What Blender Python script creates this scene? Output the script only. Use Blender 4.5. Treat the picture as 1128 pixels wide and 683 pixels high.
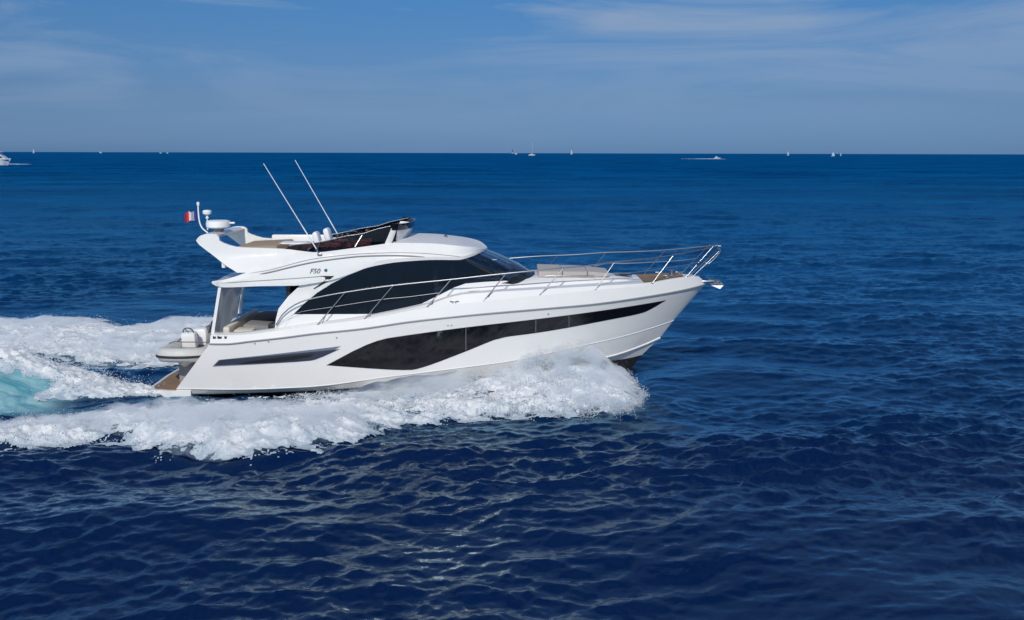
import bpy, bmesh, math, random
import numpy as np
from mathutils import Vector, Matrix
R = math.radians
PI = math.pi
sc = bpy.context.scene
for o in list(bpy.data.objects):
    bpy.data.objects.remove(o, do_unlink=True)

# ------------------------------------------------------------------ camera
FPX, CX, CY = 1107.0, 564.0, 341.5          # focal length in photo pixels, picture centre
CAM = Vector((0.0, -29.1, 6.6))
PITCH = math.atan(173.0 / FPX)
ROLL = R(0.14)
cam = bpy.data.cameras.new('camera'); cam_o = bpy.data.objects.new('camera', cam)
sc.collection.objects.link(cam_o); sc.camera = cam_o
cam.sensor_width = 36.0; cam.lens = FPX / 1128.0 * 36.0
cam.clip_start = 0.1; cam.clip_end = 60000
MROT = Matrix.Rotation(R(90) - PITCH, 3, 'X') @ Matrix.Rotation(ROLL, 3, 'Z')
cam_o.location = CAM; cam_o.rotation_euler = MROT.to_euler()

# ------------------------------------------------------------------ light
SUN_EL, SUN_AZ = R(36), R(187)   # azimuth measured from +Y clockwise (behind camera, left)
sd = Vector((math.sin(SUN_AZ) * math.cos(SUN_EL), math.cos(SUN_AZ) * math.cos(SUN_EL), math.sin(SUN_EL)))
sun = bpy.data.lights.new('sun', 'SUN'); sun.energy = 2.98; sun.angle = R(0.53); sun.color = (1.0, 0.95, 0.87)
sun_o = bpy.data.objects.new('sun', sun); sc.collection.objects.link(sun_o)
sun_o.rotation_euler = sd.to_track_quat('Z', 'Y').to_euler(); sun_o.location = (0, 0, 60)

w = bpy.data.worlds.new('World'); sc.world = w; w.use_nodes = True
nt = w.node_tree; nt.nodes.clear()
N = nt.nodes.new; Lk = nt.links.new
wo = N('ShaderNodeOutputWorld'); bg = N('ShaderNodeBackground'); bg.inputs[1].default_value = 0.076
sky = N('ShaderNodeTexSky'); sky.sky_type = 'NISHITA'; sky.sun_disc = False
sky.sun_elevation = SUN_EL; sky.sun_rotation = SUN_AZ; sky.altitude = 0; sky.air_density = 1.0; sky.dust_density = 0.3; sky.ozone_density = 3.0
tc = N('ShaderNodeTexCoord'); sp = N('ShaderNodeSeparateXYZ'); Lk(tc.outputs['Generated'], sp.inputs[0])
cr = N('ShaderNodeValToRGB'); Lk(sp.outputs[2], cr.inputs[0])
e = cr.color_ramp.elements
e[0].position = 0.0; e[0].color = (0.195, 0.395, 0.96, 1)
e[1].position = 0.9; e[1].color = (0.48, 0.80, 1.05, 1)
for p, c in ((0.05, (0.27, 0.409, 0.745, 1)), (0.098, (0.28, 0.465, 0.77, 1)), (0.145, (0.262, 0.525, 0.83, 1)), (0.4, (0.25, 0.62, 0.95, 1))):
    q = e.new(p); q.color = c
mx = N('ShaderNodeMix'); mx.data_type = 'RGBA'; mx.blend_type = 'MULTIPLY'; mx.inputs[0].default_value = 1
Lk(sky.outputs[0], mx.inputs[6]); Lk(cr.outputs[0], mx.inputs[7])
# thin cirrus: noise on the dome, stretched along the horizon
mp = N('ShaderNodeMapping'); mp.inputs['Scale'].default_value = (1.6, 1.6, 13.0); mp.inputs['Rotation'].default_value = (R(5), R(-9), 0)
mp.inputs['Location'].default_value = (0.35, 0.1, 0.8)
Lk(tc.outputs['Generated'], mp.inputs[0])
nz = N('ShaderNodeTexNoise'); nz.inputs['Scale'].default_value = 1.5; nz.inputs['Detail'].default_value = 8; nz.inputs['Roughness'].default_value = 0.55
nz.inputs['Distortion'].default_value = 0.9
Lk(mp.outputs[0], nz.inputs[0])
cc = N('ShaderNodeValToRGB'); Lk(nz.outputs[0], cc.inputs[0])
cc.color_ramp.elements[0].position = 0.44; cc.color_ramp.elements[0].color = (0, 0, 0, 1)
cc.color_ramp.elements[1].position = 0.62; cc.color_ramp.elements[1].color = (1, 1, 1, 1)
fade = N('ShaderNodeMapRange'); Lk(sp.outputs[2], fade.inputs[0])
fade.inputs[1].default_value = 0.02; fade.inputs[2].default_value = 0.14; fade.inputs[3].default_value = 0.08; fade.inputs[4].default_value = 1.0
ml = N('ShaderNodeMath'); ml.operation = 'MULTIPLY'; Lk(cc.outputs[0], ml.inputs[0]); Lk(fade.outputs[0], ml.inputs[1])
mc = N('ShaderNodeMix'); mc.data_type = 'RGBA'; Lk(ml.outputs[0], mc.inputs[0]); Lk(mx.outputs[2], mc.inputs[6])
mc.inputs[7].default_value = (3.2, 4.6, 6.9, 1)
Lk(mc.outputs[2], bg.inputs[0]); Lk(bg.outputs[0], wo.inputs[0])
sc.view_settings.view_transform = 'Standard'; sc.view_settings.look = 'None'; sc.view_settings.gamma = 1
sc.view_settings.exposure = 0.0
sc.cycles.volume_bounces = 6; sc.cycles.max_bounces = 12
sc.render.resolution_x = 1024; sc.render.resolution_y = 620

# ------------------------------------------------------------------ helpers
def at(px, py, Y):
    """world point on the plane y=Y seen at photo pixel (px, py)"""
    d = MROT @ Vector(((px - CX) / FPX, -(py - CY) / FPX, -1.0))
    t = (Y - CAM.y) / d.y
    return CAM + d * t
def ground(px, py, z=0.0):
    d = MROT @ Vector(((px - CX) / FPX, -(py - CY) / FPX, -1.0))
    return CAM + d * ((z - CAM.z) / d.z)

def pchip(xs, ys, x):
    """monotone cubic through points"""
    xs = np.asarray(xs, float); ys = np.asarray(ys, float); x = np.clip(x, xs[0], xs[-1])
    h = np.diff(xs); d = np.diff(ys) / h; m = np.zeros_like(xs)
    m[0] = d[0]; m[-1] = d[-1]
    for i in range(1, len(xs) - 1):
        if d[i-1] * d[i] > 0:
            w1 = 2*h[i] + h[i-1]; w2 = h[i] + 2*h[i-1]
            m[i] = (w1 + w2) / (w1/d[i-1] + w2/d[i])
    i = np.clip(np.searchsorted(xs, x) - 1, 0, len(xs) - 2)
    t = (x - xs[i]) / h[i]
    return ((2*t**3 - 3*t**2 + 1)*ys[i] + (t**3 - 2*t**2 + t)*h[i]*m[i] + (-2*t**3 + 3*t**2)*ys[i+1] + (t**3 - t**2)*h[i]*m[i+1])

class Line:
    """a longitudinal line of the boat: half breadth b(x) and height z(x), read from photo points"""
    def __init__(s, pts, b):
        s.b = b; X = []; Z = []
        for (px, py) in pts:
            x = (px - CX) / 40.5
            for _ in range(12):
                p = at(px, py, -float(b(x))); x = p.x
            X.append(p.x); Z.append(p.z)
        s.X = X; s.Z = Z; s.x0 = X[0]; s.x1 = X[-1]
    def z(s, x): return pchip(s.X, s.Z, x)
    def pt(s, x, side=-1): return (float(x), side * float(s.b(x)), float(s.z(x)))

def tab(xs, ys): return lambda x: pchip(xs, ys, x)

def link(name, me, mat, parent=None):
    o = bpy.data.objects.new(name, me); sc.collection.objects.link(o)
    if mat is not None:
        for m in (mat if isinstance(mat, (list, tuple)) else [mat]): me.materials.append(m)
    if parent is not None: o.parent = parent
    return o
def mesh_np(name, V, F, mat, parent=None, smooth=True):
    me = bpy.data.meshes.new(name); me.from_pydata([tuple(map(float, v)) for v in V], [], [tuple(map(int, f)) for f in F])
    me.validate(); me.update()
    if smooth: me.polygons.foreach_set('use_smooth', [True] * len(me.polygons))
    return link(name, me, mat, parent)
def from_bm(name, bm, mat, parent=None, smooth=False, angle=None):
    bmesh.ops.recalc_face_normals(bm, faces=bm.faces)
    me = bpy.data.meshes.new(name)
    if smooth:
        for f in bm.faces: f.smooth = True
        if angle is not None:
            for e_ in bm.edges:
                if len(e_.link_faces) == 2 and e_.calc_face_angle(0) > R(angle): e_.smooth = False
    bm.to_mesh(me); bm.free()
    return link(name, me, mat, parent)

def loft(name, rows, mat, parent, angle=24, close_ends=False, mirror=True, flip=False):
    """rows: list of point lists (same length)."""
    bm = bmesh.new(); G = []
    for sgn in ((1, -1) if mirror else (1,)):
        vr = [[bm.verts.new((p[0], p[1] * sgn, p[2])) for p in r] for r in rows]
        for a, b_ in zip(vr[:-1], vr[1:]):
            for i in range(len(a) - 1):
                try: bm.faces.new((a[i], a[i+1], b_[i+1], b_[i]))
                except ValueError: pass
    bmesh.ops.remove_doubles(bm, verts=bm.verts, dist=0.0008)
    bmesh.ops.dissolve_degenerate(bm, edges=bm.edges, dist=0.0005)
    if close_ends: bmesh.ops.holes_fill(bm, edges=bm.edges, sides=0)
    return from_bm(name, bm, mat, parent, True, angle)

def chaikin(P, sharp=(), it=2):
    P = [(p[0], p[1], i in sharp) for i, p in enumerate(P)]
    for _ in range(it):
        Q = []; n = len(P)
        for i in range(n):
            a, b_, c = P[i-1], P[i], P[(i+1) % n]
            if b_[2]: Q.append(b_)
            else:
                Q.append((b_[0]*.75 + a[0]*.25, b_[1]*.75 + a[1]*.25, False))
                Q.append((b_[0]*.75 + c[0]*.25, b_[1]*.75 + c[1]*.25, False))
        P = Q
    return [(p[0], p[1]) for p in P]

def panel(name, poly, surf, off, thick, mat, parent, side=-1, step=0.3, smooth=True, label=None, bevel=0.0):
    """polygon in the XZ plane wrapped on the surface y = side*(surf(x,z)+off), with real thickness inwards"""
    bm = bmesh.new()
    f = bm.faces.new([bm.verts.new((p[0], 0, p[1])) for p in poly])
    bmesh.ops.triangulate(bm, faces=bm.faces[:])
    xs = [p[0] for p in poly]; zs = [p[1] for p in poly]
    for lo, hi, no in ((min(xs), max(xs), (1, 0, 0)), (min(zs), max(zs), (0, 0, 1))):
        st = step if no[0] else step * .5
        k = lo + st
        while k < hi - 1e-4:
            bmesh.ops.bisect_plane(bm, geom=bm.verts[:] + bm.edges[:] + bm.faces[:], plane_co=(k*no[0], 0, k*no[2]), plane_no=no, dist=1e-5)
            k += st
    base = bm.faces[:]
    r = bmesh.ops.extrude_face_region(bm, geom=base)
    inner = {v for v in r['geom'] if isinstance(v, bmesh.types.BMVert)}
    for v in bm.verts:
        y = float(surf(v.co.x, v.co.z)) + off - (thick if v in inner else 0.0)
        v.co.y = side * y
    o = from_bm(name, bm, mat, parent, smooth, 30)
    if label: o['label'] = label
    return o

def pxpoly(pts, b, sharp=None, it=0):
    """photo points to an XZ polygon, y taken from the half breadth function b(x,z)"""
    out = []
    for (px, py) in pts:
        x, z = (px - CX)/40.5, 2.0
        for _ in range(12):
            p = at(px, py, -float(b(x, z))); x, z = p.x, p.z
        out.append((x, z))
    if it: out = chaikin(out, sharp or (), it)
    return out

def tube_bm(bm, pts, r, seg=8, caps=True):
    pts = [Vector(p) for p in pts]; rings = []
    n = len(pts); rr = r if isinstance(r, (list, tuple)) else [r]*n
    up = Vector((0, 0, 1)); prev = None
    for i, p in enumerate(pts):
        t = (pts[min(i+1, n-1)] - pts[max(i-1, 0)]).normalized()
        if prev is None:
            a = up if abs(t.dot(up)) < .95 else Vector((0, 1, 0))
            u = t.cross(a).normalized()
        else:
            u = (prev - t * prev.dot(t)).normalized()
        prev = u; v = t.cross(u)
        rings.append([bm.verts.new(p + (u*math.cos(2*PI*k/seg) + v*math.sin(2*PI*k/seg)) * rr[i]) for k in range(seg)])
    for a, b_ in zip(rings[:-1], rings[1:]):
        for k in range(seg):
            bm.faces.new((a[k], a[(k+1) % seg], b_[(k+1) % seg], b_[k]))
    if caps:
        bm.faces.new(rings[0]); bm.faces.new(list(reversed(rings[-1])))
def spline(P, n=6):
    P = [Vector(p) for p in P]; out = []
    for i in range(len(P) - 1):
        p0 = P[max(i-1, 0)]; p1 = P[i]; p2 = P[i+1]; p3 = P[min(i+2, len(P)-1)]
        for k in range(n):
            t = k / n
            out.append(0.5*((2*p1) + (p2-p0)*t + (2*p0-5*p1+4*p2-p3)*t*t + (-p0+3*p1-3*p2+p3)*t**3))
    out.append(P[-1]); return out
def tube(name, pts, r, mat, parent=None, seg=8, sm=0):
    bm = bmesh.new(); tube_bm(bm, spline(pts, sm) if sm else pts, r, seg)
    return from_bm(name, bm, mat, parent, True, 50)
def box_bm(bm, c, s, rot=None, bevel=0.0, seg=2):
    r = bmesh.ops.create_cube(bm, size=1.0); vs = r['verts']
    for v in vs: v.co = Vector((v.co.x*s[0], v.co.y*s[1], v.co.z*s[2]))
    if bevel:
        es = list({e_ for v in vs for e_ in v.link_edges})
        rb = bmesh.ops.bevel(bm, geom=es, offset=bevel, segments=seg, profile=.5, affect='EDGES')
        vs = list({v for f in rb['faces'] for v in f.verts} | {v for v in vs if v.is_valid})
    M = Matrix.Translation(c) @ (rot.to_4x4() if rot is not None else Matrix.Identity(4))
    for v in vs: v.co = M @ v.co
    return vs
def box(name, c, s, mat, parent=None, rot=None, bevel=0.0):
    bm = bmesh.new(); box_bm(bm, Vector(c), s, rot, bevel)
    return from_bm(name, bm, mat, parent, bevel > 0, 40)
def lathe(name, prof, c, mat, parent=None, seg=24, scale=(1, 1, 1)):
    bm = bmesh.new(); rings = []
    for (r, z) in prof:
        if r < 1e-5: rings.append([bm.verts.new((c[0], c[1], c[2]+z))]*seg)
        else: rings.append([bm.verts.new((c[0]+r*math.cos(2*PI*k/seg)*scale[0], c[1]+r*math.sin(2*PI*k/seg)*scale[1], c[2]+z)) for k in range(seg)])
    for a, b_ in zip(rings[:-1], rings[1:]):
        for k in range(seg):
            q = [a[k], a[(k+1) % seg], b_[(k+1) % seg], b_[k]]
            q2 = []
            for v in q:
                if v not in q2: q2.append(v)
            if len(q2) > 2: bm.faces.new(q2)
    return from_bm(name, bm, mat, parent, True, 40)
def empty(name, loc, label, cat, group=None):
    o = bpy.data.objects.new(name, None); sc.collection.objects.link(o); o.location = loc
    o['label'] = label; o['category'] = cat
    if group: o['group'] = group
    return o

# ------------------------------------------------------------------ materials
def mat(name, col, rough=.5, metal=0., spec=.5, noise=0.0, nscale=4., coat=0., bump=0., alpha=None, trans=0.):
    m = bpy.data.materials.new(name); m.use_nodes = True; t = m.node_tree
    b = t.nodes['Principled BSDF']; b.inputs['Base Color'].default_value = (*col, 1)
    b.inputs['Roughness'].default_value = rough; b.inputs['Metallic'].default_value = metal
    b.inputs['Specular IOR Level'].default_value = spec; b.inputs['Coat Weight'].default_value = coat
    b.inputs['Coat Roughness'].default_value = .06
    if noise or bump:
        g = t.nodes.new('ShaderNodeTexCoord'); n = t.nodes.new('ShaderNodeTexNoise'); n.inputs['Scale'].default_value = nscale
        n.inputs['Detail'].default_value = 6
        t.links.new(g.outputs['Object'], n.inputs[0])
        if noise:
            x = t.nodes.new('ShaderNodeMix'); x.data_type = 'RGBA'
            x.inputs[6].default_value = (*[c*(1-noise) for c in col], 1); x.inputs[7].default_value = (*[min(1, c*(1+noise)) for c in col], 1)
            t.links.new(n.outputs[0], x.inputs[0]); t.links.new(x.outputs[2], b.inputs['Base Color'])
            rr = t.nodes.new('ShaderNodeMapRange'); rr.inputs[3].default_value = max(0, rough-.08); rr.inputs[4].default_value = rough+.08
            t.links.new(n.outputs[0], rr.inputs[0]); t.links.new(rr.outputs[0], b.inputs['Roughness'])
        if bump:
            bb = t.nodes.new('ShaderNodeBump'); bb.inputs['Strength'].default_value = bump; bb.inputs['Distance'].default_value = .02
            t.links.new(n.outputs[0], bb.inputs['Height']); t.links.new(bb.outputs[0], b.inputs['Normal'])
    return m
def tinted(name, tint, rough=.02, refl=(1, 1, 1), ior=1.5):
    """thin tinted glass: transparent colour plus a fresnel mirror"""
    m = bpy.data.materials.new(name); m.use_nodes = True; t = m.node_tree; t.nodes.clear()
    o = t.nodes.new('ShaderNodeOutputMaterial'); mxs = t.nodes.new('ShaderNodeMixShader')
    tr = t.nodes.new('ShaderNodeBsdfTransparent'); tr.inputs[0].default_value = (*tint, 1)
    gl = t.nodes.new('ShaderNodeBsdfGlossy'); gl.inputs[0].default_value = (*refl, 1); gl.inputs['Roughness'].default_value = rough
    fr = t.nodes.new('ShaderNodeFresnel'); fr.inputs[0].default_value = ior
    t.links.new(fr.outputs[0], mxs.inputs[0]); t.links.new(tr.outputs[0], mxs.inputs[1]); t.links.new(gl.outputs[0], mxs.inputs[2])
    t.links.new(mxs.outputs[0], o.inputs[0]); return m
M = {}
M['gel'] = mat('white_gelcoat', (.81, .79, .765), .2, noise=.025, nscale=1.2, coat=.4)
M['gel2'] = mat('non_slip_white', (.66, .66, .68), .55, noise=.05, nscale=9)
M['black'] = mat('black_gloss_glass', (.006, .007, .009), .04, spec=.6, coat=.3)
M['hullglass'] = mat('smoked_hull_glass', (.006, .006, .008), .07, spec=.55, noise=.3, nscale=1.4)
M['vent'] = mat('slate_louvre', (.035, .042, .07), .35, noise=.2, nscale=3)
M['vent2'] = mat('slate_trim', (.16, .18, .24), .3)
M['side'] = tinted('tinted_side_glass', (.33, .36, .40), .02)
M['wind'] = tinted('windscreen_glass', (.70, .84, .94), .02, ior=1.7)
M['plum'] = tinted('plum_acrylic', (.25, .14, .13), .05)
M['dark'] = mat('dark_trim', (.012, .012, .014), .4)
M['inner'] = mat('cabin_lining', (.10, .085, .07), .6, noise=.2)
M['strip'] = mat('dark_grey_strip', (.07, .07, .075), .5)
M['groove'] = mat('grey_groove', (.22, .22, .23), .5)
M['rub'] = mat('grey_rub_strake', (.27, .27, .28), .35)
M['steel'] = mat('stainless_steel', (.42, .43, .45), .38, metal=1.)
M['steel2'] = mat('dull_stainless', (.42, .43, .45), .3, metal=1.)
M['bottom'] = mat('black_antifoul', (.018, .018, .02), .35, noise=.3)
M['anti'] = mat('white_fibreglass', (.82, .82, .82), .3)
M['cream'] = mat('cream_upholstery', (.62, .58, .50), .7, noise=.05, nscale=14, bump=.1)
M['taupe'] = mat('taupe_sun_pad', (.44, .40, .37), .8, noise=.07, nscale=12, bump=.15)
M['grey'] = mat('grey_upholstery', (.13, .13, .145), .75, noise=.15, nscale=9, bump=.1)
M['mgrey'] = mat('mid_grey_upholstery', (.22, .215, .22), .8, noise=.15, nscale=9, bump=.15)
M['lgrey'] = mat('light_grey_upholstery', (.36, .35, .35), .8, noise=.1, nscale=9, bump=.1)
M['canvas'] = mat('grey_canvas', (.30, .295, .30), .8, noise=.08, nscale=5, bump=.3)
def canvas():
    m = bpy.data.materials.new('awning_canvas'); m.use_nodes = True; t = m.node_tree; b = t.nodes['Principled BSDF']
    b.inputs['Base Color'].default_value = (.62, .61, .62, 1); b.inputs['Roughness'].default_value = .8
    x = t.nodes.new('ShaderNodeMixShader'); x.inputs[0].default_value = .5; r_ = t.nodes.new('ShaderNodeBsdfTranslucent'); r_.inputs[0].default_value = (.6, .6, .62, 1)
    t.links.new(b.outputs[0], x.inputs[1]); t.links.new(r_.outputs[0], x.inputs[2]); t.links.new(x.outputs[0], t.nodes['Material Output'].inputs[0]); return m
M['canvas'] = canvas()
M['rubber'] = mat('black_rubber', (.02, .02, .022), .6)
M['pvc'] = mat('pale_grey_tube_fabric', (.60, .59, .55), .55, noise=.06, nscale=6)
M['badge'] = mat('teal_badge', (.01, .13, .13), .3)
M['letter'] = mat('chrome_lettering', (.16, .16, .18), .3, metal=.4)
M['skyglass'] = mat('pale_skylight', (.55, .57, .60), .3)

def teak():
    m = bpy.data.materials.new('teak_planks'); m.use_nodes = True; t = m.node_tree; b = t.nodes['Principled BSDF']
    g = t.nodes.new('ShaderNodeTexCoord'); s = t.nodes.new('ShaderNodeSeparateXYZ'); t.links.new(g.outputs['Object'], s.inputs[0])
    a = t.nodes.new('ShaderNodeMath'); a.operation = 'MULTIPLY'; a.inputs[1].default_value = 16; t.links.new(s.outputs[1], a.inputs[0])
    f = t.nodes.new('ShaderNodeMath'); f.operation = 'FRACT'; t.links.new(a.outputs[0], f.inputs[0])
    c = t.nodes.new('ShaderNodeMath'); c.operation = 'LESS_THAN'; c.inputs[1].default_value = .12; t.links.new(f.outputs[0], c.inputs[0])
    n = t.nodes.new('ShaderNodeTexNoise'); n.inputs['Scale'].default_value = 5; t.links.new(g.outputs['Object'], n.inputs[0])
    x = t.nodes.new('ShaderNodeMix'); x.data_type = 'RGBA'; x.inputs[6].default_value = (.20, .115, .06, 1); x.inputs[7].default_value = (.36, .23, .13, 1)
    t.links.new(n.outputs[0], x.inputs[0])
    y = t.nodes.new('ShaderNodeMix'); y.data_type = 'RGBA'; y.inputs[7].default_value = (.02, .02, .02, 1)
    t.links.new(c.outputs[0], y.inputs[0]); t.links.new(x.outputs[2], y.inputs[6]); t.links.new(y.outputs[2], b.inputs['Base Color'])
    b.inputs['Roughness'].default_value = .65; return m
M['teak'] = teak()

# ------------------------------------------------------------------ noise tiles
rng = np.random.default_rng(7)
def fractal_tile(n, beta, seed, kmin=1, kmax=70):
    r = np.random.default_rng(seed); k = np.fft.fftfreq(n, 1/n); kx, ky = np.meshgrid(k, k)
    kk = np.hypot(kx, ky); kk[0, 0] = 1
    A = kk**(-beta/2.) * (kk >= kmin)
    if kmax: A *= np.exp(-(kk/kmax)**2)
    A[0, 0] = 0
    h = np.fft.ifft2(A * np.exp(2j*PI*r.random((n, n)))).real
    return (h / h.std()).astype(np.float32)
def sample(T, x, y, L):
    n = T.shape[0]; u = (np.asarray(x)/L % 1.0)*n; v = (np.asarray(y)/L % 1.0)*n
    i = np.floor(u).astype(np.int64); j = np.floor(v).astype(np.int64); fu = (u-i); fv = (v-j)
    i %= n; j %= n; i1 = (i+1) % n; j1 = (j+1) % n
    return T[j, i]*(1-fu)*(1-fv) + T[j, i1]*fu*(1-fv) + T[j1, i]*(1-fu)*fv + T[j1, i1]*fu*fv
def ocean_tile(n, L, seed, wdir, peak, lmin, lmax, rms, spread=2.0):
    r = np.random.default_rng(seed); k = np.fft.fftfreq(n, 1/n) * 2*PI/L; kx, ky = np.meshgrid(k, k)
    kk = np.hypot(kx, ky); kk[0, 0] = 1
    kp = 2*PI/peak
    A2 = np.exp(-1.25*(kp/kk)**2) * kk**-3.6
    c = (kx*math.cos(wdir) + ky*math.sin(wdir)) / kk
    A2 *= (0.06 + np.abs(c)**spread)
    A = np.sqrt(A2) * (kk > 2*PI/lmax) * (kk < 2*PI/lmin)
    A[0, 0] = 0
    H = A * (r.normal(size=(n, n)) + 1j*r.normal(size=(n, n)))
    h = np.fft.ifft2(H).real; s = rms / h.std()
    dx = np.fft.ifft2(1j*kx/kk*H).real*s; dy = np.fft.ifft2(1j*ky/kk*H).real*s
    return (h*s).astype(np.float32), dx.astype(np.float32), dy.astype(np.float32)
WD = R(103)
TA = ocean_tile(1024, 150.0, 3, WD, 1.5, 0.30, 30, 0.030, 4.5)
TC = ocean_tile(512, 230.0, 9, WD - R(22), 8.5, 3.5, 60, 0.085, 3.0)
TB = ocean_tile(512, 21.0, 5, WD + R(10), 0.6, 0.10, 0.75, 0.0070, 1.6)
NZ = fractal_tile(512, 3.2, 11, 1, 60); NB = fractal_tile(512, 2.3, 12, 2, 26); NF = fractal_tile(512, 1.7, 13, 3, 30)

# ------------------------------------------------------------------ wake shape (metres; x along the boat, y across)
def gl(pts, ext=None):
    P = sorted([(ground(*p).x, ground(*p).y) for p in pts]); return np.array([p[0] for p in P]), np.array([p[1] for p in P])
NO_X, NO_Y = gl([(713, 440), (702, 452), (680, 457), (640, 458), (600, 461), (550, 461), (480, 467), (440, 473), (400, 489), (330, 500), (240, 512), (175, 503), (140, 490), (110, 487), (60, 494), (0, 497)])
NI_X, NI_Y = gl([(690, 425), (560, 432), (420, 442), (330, 450), (250, 455), (180, 455), (130, 456), (60, 463), (0, 468)])
FO_X, FO_Y = gl([(0, 353), (60, 354), (110, 353), (140, 358), (180, 357), (230, 351), (330, 354)])
FI_X, FI_Y = gl([(0, 392), (60, 399), (90, 404), (170, 402), (230, 398)])
FO_X = np.append(FO_X, [0.5, 3.6]); FO_Y = np.append(FO_Y, [4.6, 1.0])
FI_X = np.append(FI_X, [-5.0, 3.6]); FI_Y = np.append(FI_Y, [2.1, 0.8])
def ss(a, b, x):
    t = np.clip((x-a)/(b-a), 0, 1); return t*t*(3-2*t)
def wake(x, y):
    """returns extra height, foam density (0..1), turbulence amplitude, aeration"""
    x = np.asarray(x, float); y = np.asarray(y, float)
    no = np.interp(x, NO_X, NO_Y); ni = np.interp(x, NI_X, NI_Y); fo = np.interp(x, FO_X, FO_Y); fi = np.interp(x, FI_X, FI_Y)
    s = np.clip(-(x-3.4), 0, None)                              # distance aft of the bow wave
    front = ss(3.55, 2.9, x)
    e1 = ss(-0.45, 1.0, y-no) * ss(-0.2, 0.45, ni-y)
    e2 = ss(-0.6, 1.6, fo-y) * ss(-0.5, 1.5, y-fi)
    dn = e1*front; df = e2*front
    # centre hump behind the transom
    a = np.clip(-9.6 - x, 0, None); hw = np.interp(a, [0, 2, 5, 14], [.35, .9, 1.9, 4.2]); hh = np.interp(x, [-24, -16, -14.3, -13, -11.8, -11.2, -9.6], [.7, 1.15, 1.0, .55, .33, .15, .0])
    c0 = np.interp(a, [0, 2, 5, 14], [-1.75, -1.6, -1.3, -1.6])
    g = np.exp(-((y-c0)/hw)**2*1.3)
    hump = hh*g
    dc = ss(0.0, .4, a)*np.clip(1.12 - np.abs((y-c0)/(hw*1.12))**2.4, 0, 1)
    # smooth turquoise face on the near side of the hump
    tq = ss(1.8, 3.6, a)*ss(-4.3, -3.6, y)*ss(c0-.12*hw, c0-.50*hw, y)
    # banks
    rn = np.clip((ni-y)/np.maximum(ni-no, .3), 0, 1); rf = np.clip((y-fi)/np.maximum(fo-fi, .3), 0, 1)
    bank = 0.22*dn*(.5+.5*ss(-13, -10, x))*np.sin(PI*np.clip(rn, 0, 1))**.7 + 0.18*df*np.sin(PI*rf)
    trough = -0.22*np.exp(-((y-1.9)/0.9)**2)*ss(0.0, 2.0, a)*ss(9, 4, a) - 0.16*np.exp(-((y-ni)/.35)**2)*ss(-3, -6, x)
    extra = hump + bank + trough
    dens = np.maximum(np.maximum(dn, df*.93), dc)
    dens = np.maximum(dn, np.maximum(df*.93, dc*(1-1.0*tq)))
    turb = 0.015 + 0.11*np.maximum(dn, df*.7) + 0.10*dc*(1-tq)
    aer = np.clip(tq*1.1 + .30*np.maximum(dn, df)**3 + .5*dc + .25*np.exp(-((y-ni)/.5)**2)*ss(0, -4, x)*ss(-22, -12, x), 0, 1)
    return extra, dens, turb, aer
def lumps(x, y):
    b1 = 1-np.abs(sample(NB, x*.7, y, 11.0))*0.9; b2 = 1-np.abs(sample(NB, x*.8+3, y+5, 4.3)); f = sample(NF, x*.7, y, 4.0)
    return 0.60*b1 + 0.30*b2 + 0.16*f + .07*sample(NF, x+1, y, 2.1)
def sea(x, y, lodA=1.0, lodB=1.0, calm=1.0):
    gust = np.clip(1 + .38*sample(NZ, x*.6, y, 37.0) + .22*sample(NZ, x*.7+9, y+4, 13.0), .35, 1.9)    # calmer and rougher patches
    lodC = lodA; lodA = lodA*gust; lodB = lodB*gust
    h = sample(TA[0], x, y, 150.0)*lodA + sample(TC[0], x, y, 230.0)*lodC + sample(TB[0], x, y, 21.0)*lodB
    dx = sample(TA[1], x, y, 150.0)*lodA + sample(TC[1], x, y, 230.0)*lodC + sample(TB[1], x, y, 21.0)*lodB
    dy = sample(TA[2], x, y, 150.0)*lodA + sample(TC[2], x, y, 230.0)*lodC + sample(TB[2], x, y, 21.0)*lodB
    return h*calm, dx*calm, dy*calm

# ------------------------------------------------------------------ the sea
def grid_mesh(name, X, Y, Z, attrs, matl, mask=None):
    ny, nx = X.shape; idx = np.arange(nx*ny, dtype=np.int32).reshape(ny, nx)
    q = np.stack([idx[:-1, :-1], idx[:-1, 1:], idx[1:, 1:], idx[1:, :-1]], -1).reshape(-1, 4)
    if mask is not None: q = q[mask[:-1, :-1].ravel()]
    co = np.stack([X, Y, Z], -1).reshape(-1, 3).astype(np.float32)
    if mask is not None:
        used = np.unique(q); rm = np.full(nx*ny, -1, np.int32); rm[used] = np.arange(len(used)); q = rm[q]; co = co[used]
        attrs = {k: v.ravel()[used] for k, v in attrs.items()}
    me = bpy.data.meshes.new(name); me.vertices.add(len(co)); me.vertices.foreach_set('co', co.ravel())
    me.loops.add(q.size); me.loops.foreach_set('vertex_index', q.ravel().astype(np.int32))
    me.polygons.add(len(q)); me.polygons.foreach_set('loop_start', np.arange(0, q.size, 4, dtype=np.int32))
    me.polygons.foreach_set('loop_total', np.full(len(q), 4, np.int32))
    me.polygons.foreach_set('use_smooth', np.ones(len(q), bool))
    for k, v in attrs.items():
        a = me.attributes.new(k, 'FLOAT', 'POINT'); a.data.foreach_set('value', np.asarray(v, np.float32).ravel())
    me.update(calc_edges=True)
    return link(name, me, matl)
rs = [8.0]
while rs[-1] < 3200: rs.append(rs[-1] + max(0.05, rs[-1]**2*0.62/(6.6*1007)))
rs = np.array([-30000, -3000, -300, -40, -5, 3] + rs + [4500, 7000, 12000, 22000, 45000])
us = np.linspace(-1, 1, 1300); us = np.concatenate([[-60, -20, -6, -2.5, -1.4], us, [1.4, 2.5, 6, 20, 60]])
U, RR = np.meshgrid(us, rs)
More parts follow.
